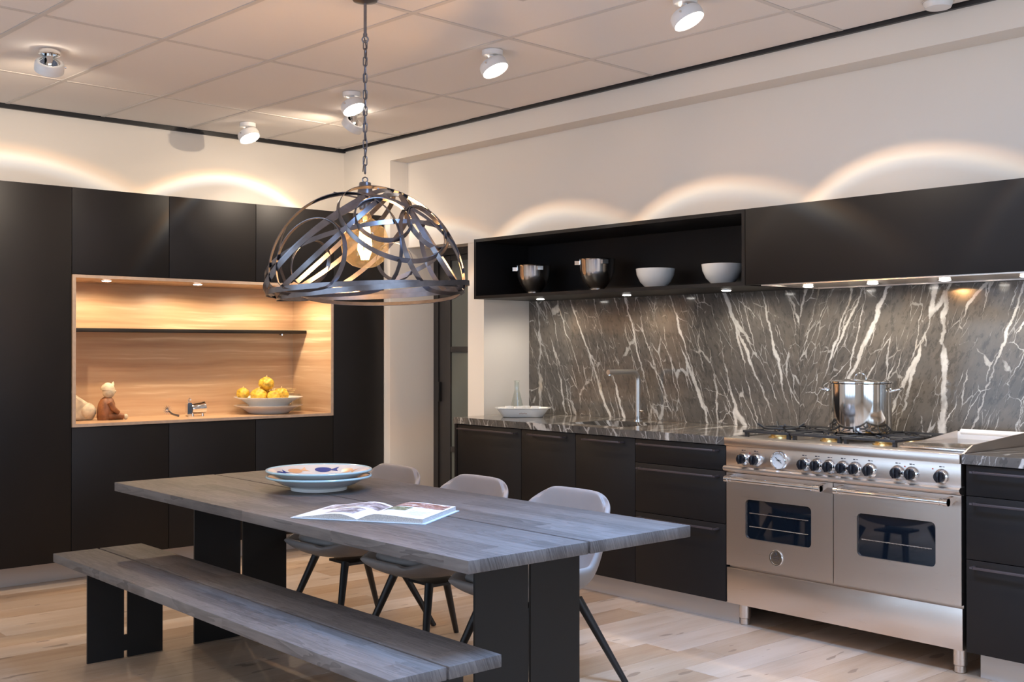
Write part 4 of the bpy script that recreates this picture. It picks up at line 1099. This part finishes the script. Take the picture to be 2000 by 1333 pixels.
# ------------------------------------------------------------------ ceiling spotlights
def spotlight(x, y, az, tilt, half, label, energy=58, spill=.018, face=None, away=False, hz=.050):
    """az / tilt / half describe the beam; face = direction the round lens looks"""
    t = thing('ceiling_spotlight', (x, y, ZC - .003), label, 'spotlight', 'round ceiling spotlights')
    MB().lathe([(0, 0), (.052, 0), (.052, -.022), (.048, -.026), (0, -.026)], (x, y, ZC - .003), n=32).build('base', M_chrome if away else M_spot, t)
    a = Vector((math.cos(R(az)) * math.cos(R(tilt)), math.sin(R(az)) * math.cos(R(tilt)), -math.sin(R(tilt))))
    d = a if face is None else Vector(face).normalized()
    hc = Vector((x, y, ZC - .029 - hz)) + Vector((d.x, d.y, 0)) * .012
    MB().cyl((x, y, ZC - .028), hc - d * .012, .016, .013, 16).build('joint', M_chrome, t)
    h = MB().lathe([(.050, -.022), (.062, -.020), (.068, -.012), (.070, 0), (.070, .026), (.067, .029), (.064, .026), (.064, .012)], hc, d, 44, caps=False).build('head', M_spot, t)
    MB().lathe([(0, -.012), (.030, -.014), (.050, -.022)], hc, d, 36).build('reflector_back', M_chrome, h)
    MB().lathe([(0, .0225), (.040, .021), (.0638, .018)], hc, d, 40, caps=False).build('lens', M_ledw, h)
    s = d.cross(Vector((0, 0, 1))).normalized()
    MB().cyl(hc + s * .068, hc + s * .078, .005, n=12).build('pivot_screw', M_chrome, h)
    beam_light('beam', t, hc + d * .034 - t.location, a, half, energy, spill)
    bulb('back_glow', t, hc - d * .030 - t.location, 1.7, (1, .88, .74), .008)
    return t
FACE = (.16, -.42, -.89)
spotlight(-.868, 2.001, -31, 61, 39.5, 'white ceiling spotlight right behind the lamp chain', face=FACE)
spotlight(-.859, .761, -30, 60, 38.8, 'white ceiling spotlight lit, halfway along the right-hand row', face=FACE)
spotlight(-.801, -.42, -27, 58, 36.7, 'white ceiling spotlight at the top edge, nearest the range', face=FACE)
spotlight(-.881, 3.206, -30, 60, 39, 'white ceiling spotlight over the black cabinets near the back wall', face=FACE, spill=.20)
spotlight(-.82, -1.62, -28, 58, 37, 'white ceiling spotlight added out of view over the right drawers', face=FACE)  # unseen extra lamp, added to carry the row on
for x_, y_, nm in ((-3.6, -.9, 'over the aisle beside the bench'), (-1.6, -2.6, 'over the floor in front of the range'), (-3.6, -3.6, 'above the camera position'), (-5.6, -1.2, 'towards the left windows'), (-5.2, 1.6, 'near the far left of the room')):  # unseen lamps added to lift the room's overall brightness
    spotlight(x_, y_, -60, 80, 44, 'added unseen ceiling spotlight for general brightness, ' + nm, energy=110, spill=.06)
spotlight(-.556, 2.446, 102, 46, 37.5, 'chrome ceiling spotlight turned to the back wall, partly behind another', away=True, energy=110, spill=.18)
spotlight(-2.506, 2.2, 78, 52, 44.9, 'chrome ceiling spotlight far left, turned away to the back wall', away=True, energy=110, spill=.18)
# unlit round fitting at the right end of the ceiling
fx = thing('ceiling_fitting', (.04, -1.10, ZC - .001), 'pale grey round ceiling fitting cut by the top edge', 'ceiling fitting')
MB().lathe([(0, 0), (.060, 0), (.060, -.012), (.052, -.030), (0, -.034)], (.04, -1.10, ZC - .001), n=32).build('cap', M_spot, fx)
MB().lathe([(.060, -.002), (.066, -.002), (.066, -.006), (.060, -.006), (.060, -.002)], (.04, -1.10, ZC - .001), n=32).build('rim', M_grid, fx)

# square ventilation grille cut by the top edge, cool light panels behind the camera side
def tile_rect(c, du, dv, u, v): return [tuple(c + u * a + v * b_) for a, b_ in ((0, 0), (-du, 0), (-du, -dv), (0, -dv))]
gu, gv_ = GU.normalized(), GV.normalized()
C0 = Vector((-1.293, .053))
vg = thing('air_diffuser', (C0.x - .3, C0.y - .3, ZC - .012), 'square grey ceiling air diffuser cut by the top edge', 'air diffuser')
for i, (ins, z) in enumerate(((0, .012), (.05, .016), (.11, .020), (.17, .024))):
    c = C0 - gu * ins - gv_ * ins; q = tile_rect(c, .595 - 2 * ins, .595 - 2 * ins, gu, gv_)
    ci = c - gu * .042 - gv_ * .042; qi = tile_rect(ci, .595 - 2 * ins - .084, .595 - 2 * ins - .084, gu, gv_)
    MB().frame(q, qi, 'z', ZC - z + .004, ZC - .004).build('louvre', M_grid, vg, False)
def light_panel(c, label, energy):
    t = thing('led_light_panel', (c.x - .29, c.y - .58, ZC - .03), label, 'light panel', 'cool ceiling light panels')
    q = tile_rect(c, .585, 1.165, gu, gv_); qi = tile_rect(c - gu * .02 - gv_ * .02, .545, 1.125, gu, gv_)
    MB().frame(q, qi, 'z', ZC - .020, ZC - .004).build('frame', M_spot, t, False)
    MB().prism(qi, 'z', ZC - .014, ZC - .008).build('diffuser', M_panel, t, False)
    l = bpy.data.lights.new('panel_light', 'AREA'); l.shape = 'RECTANGLE'; l.size = .5; l.size_y = 1.08; l.energy = energy; l.color = (.30, .54, 1.0); l.spread = R(115)
    o = bpy.data.objects.new('panel_light', l); COL.objects.link(o); o.parent = t
    m_ = c - gu * .2925 - gv_ * .5825; o.location = Vector((m_.x, m_.y, ZC - .024)) - t.location; o.rotation_euler = (0, 0, ang)
light_panel(GO - GU * 1 - GV * 1, 'cool white ceiling light panel outside the frame over the near table end', 60)
light_panel(GO - GU * 5 - GV * 2, 'added unseen cool ceiling light panel brightening the camera side', 45)  # second panel is an unseen addition for ambient light
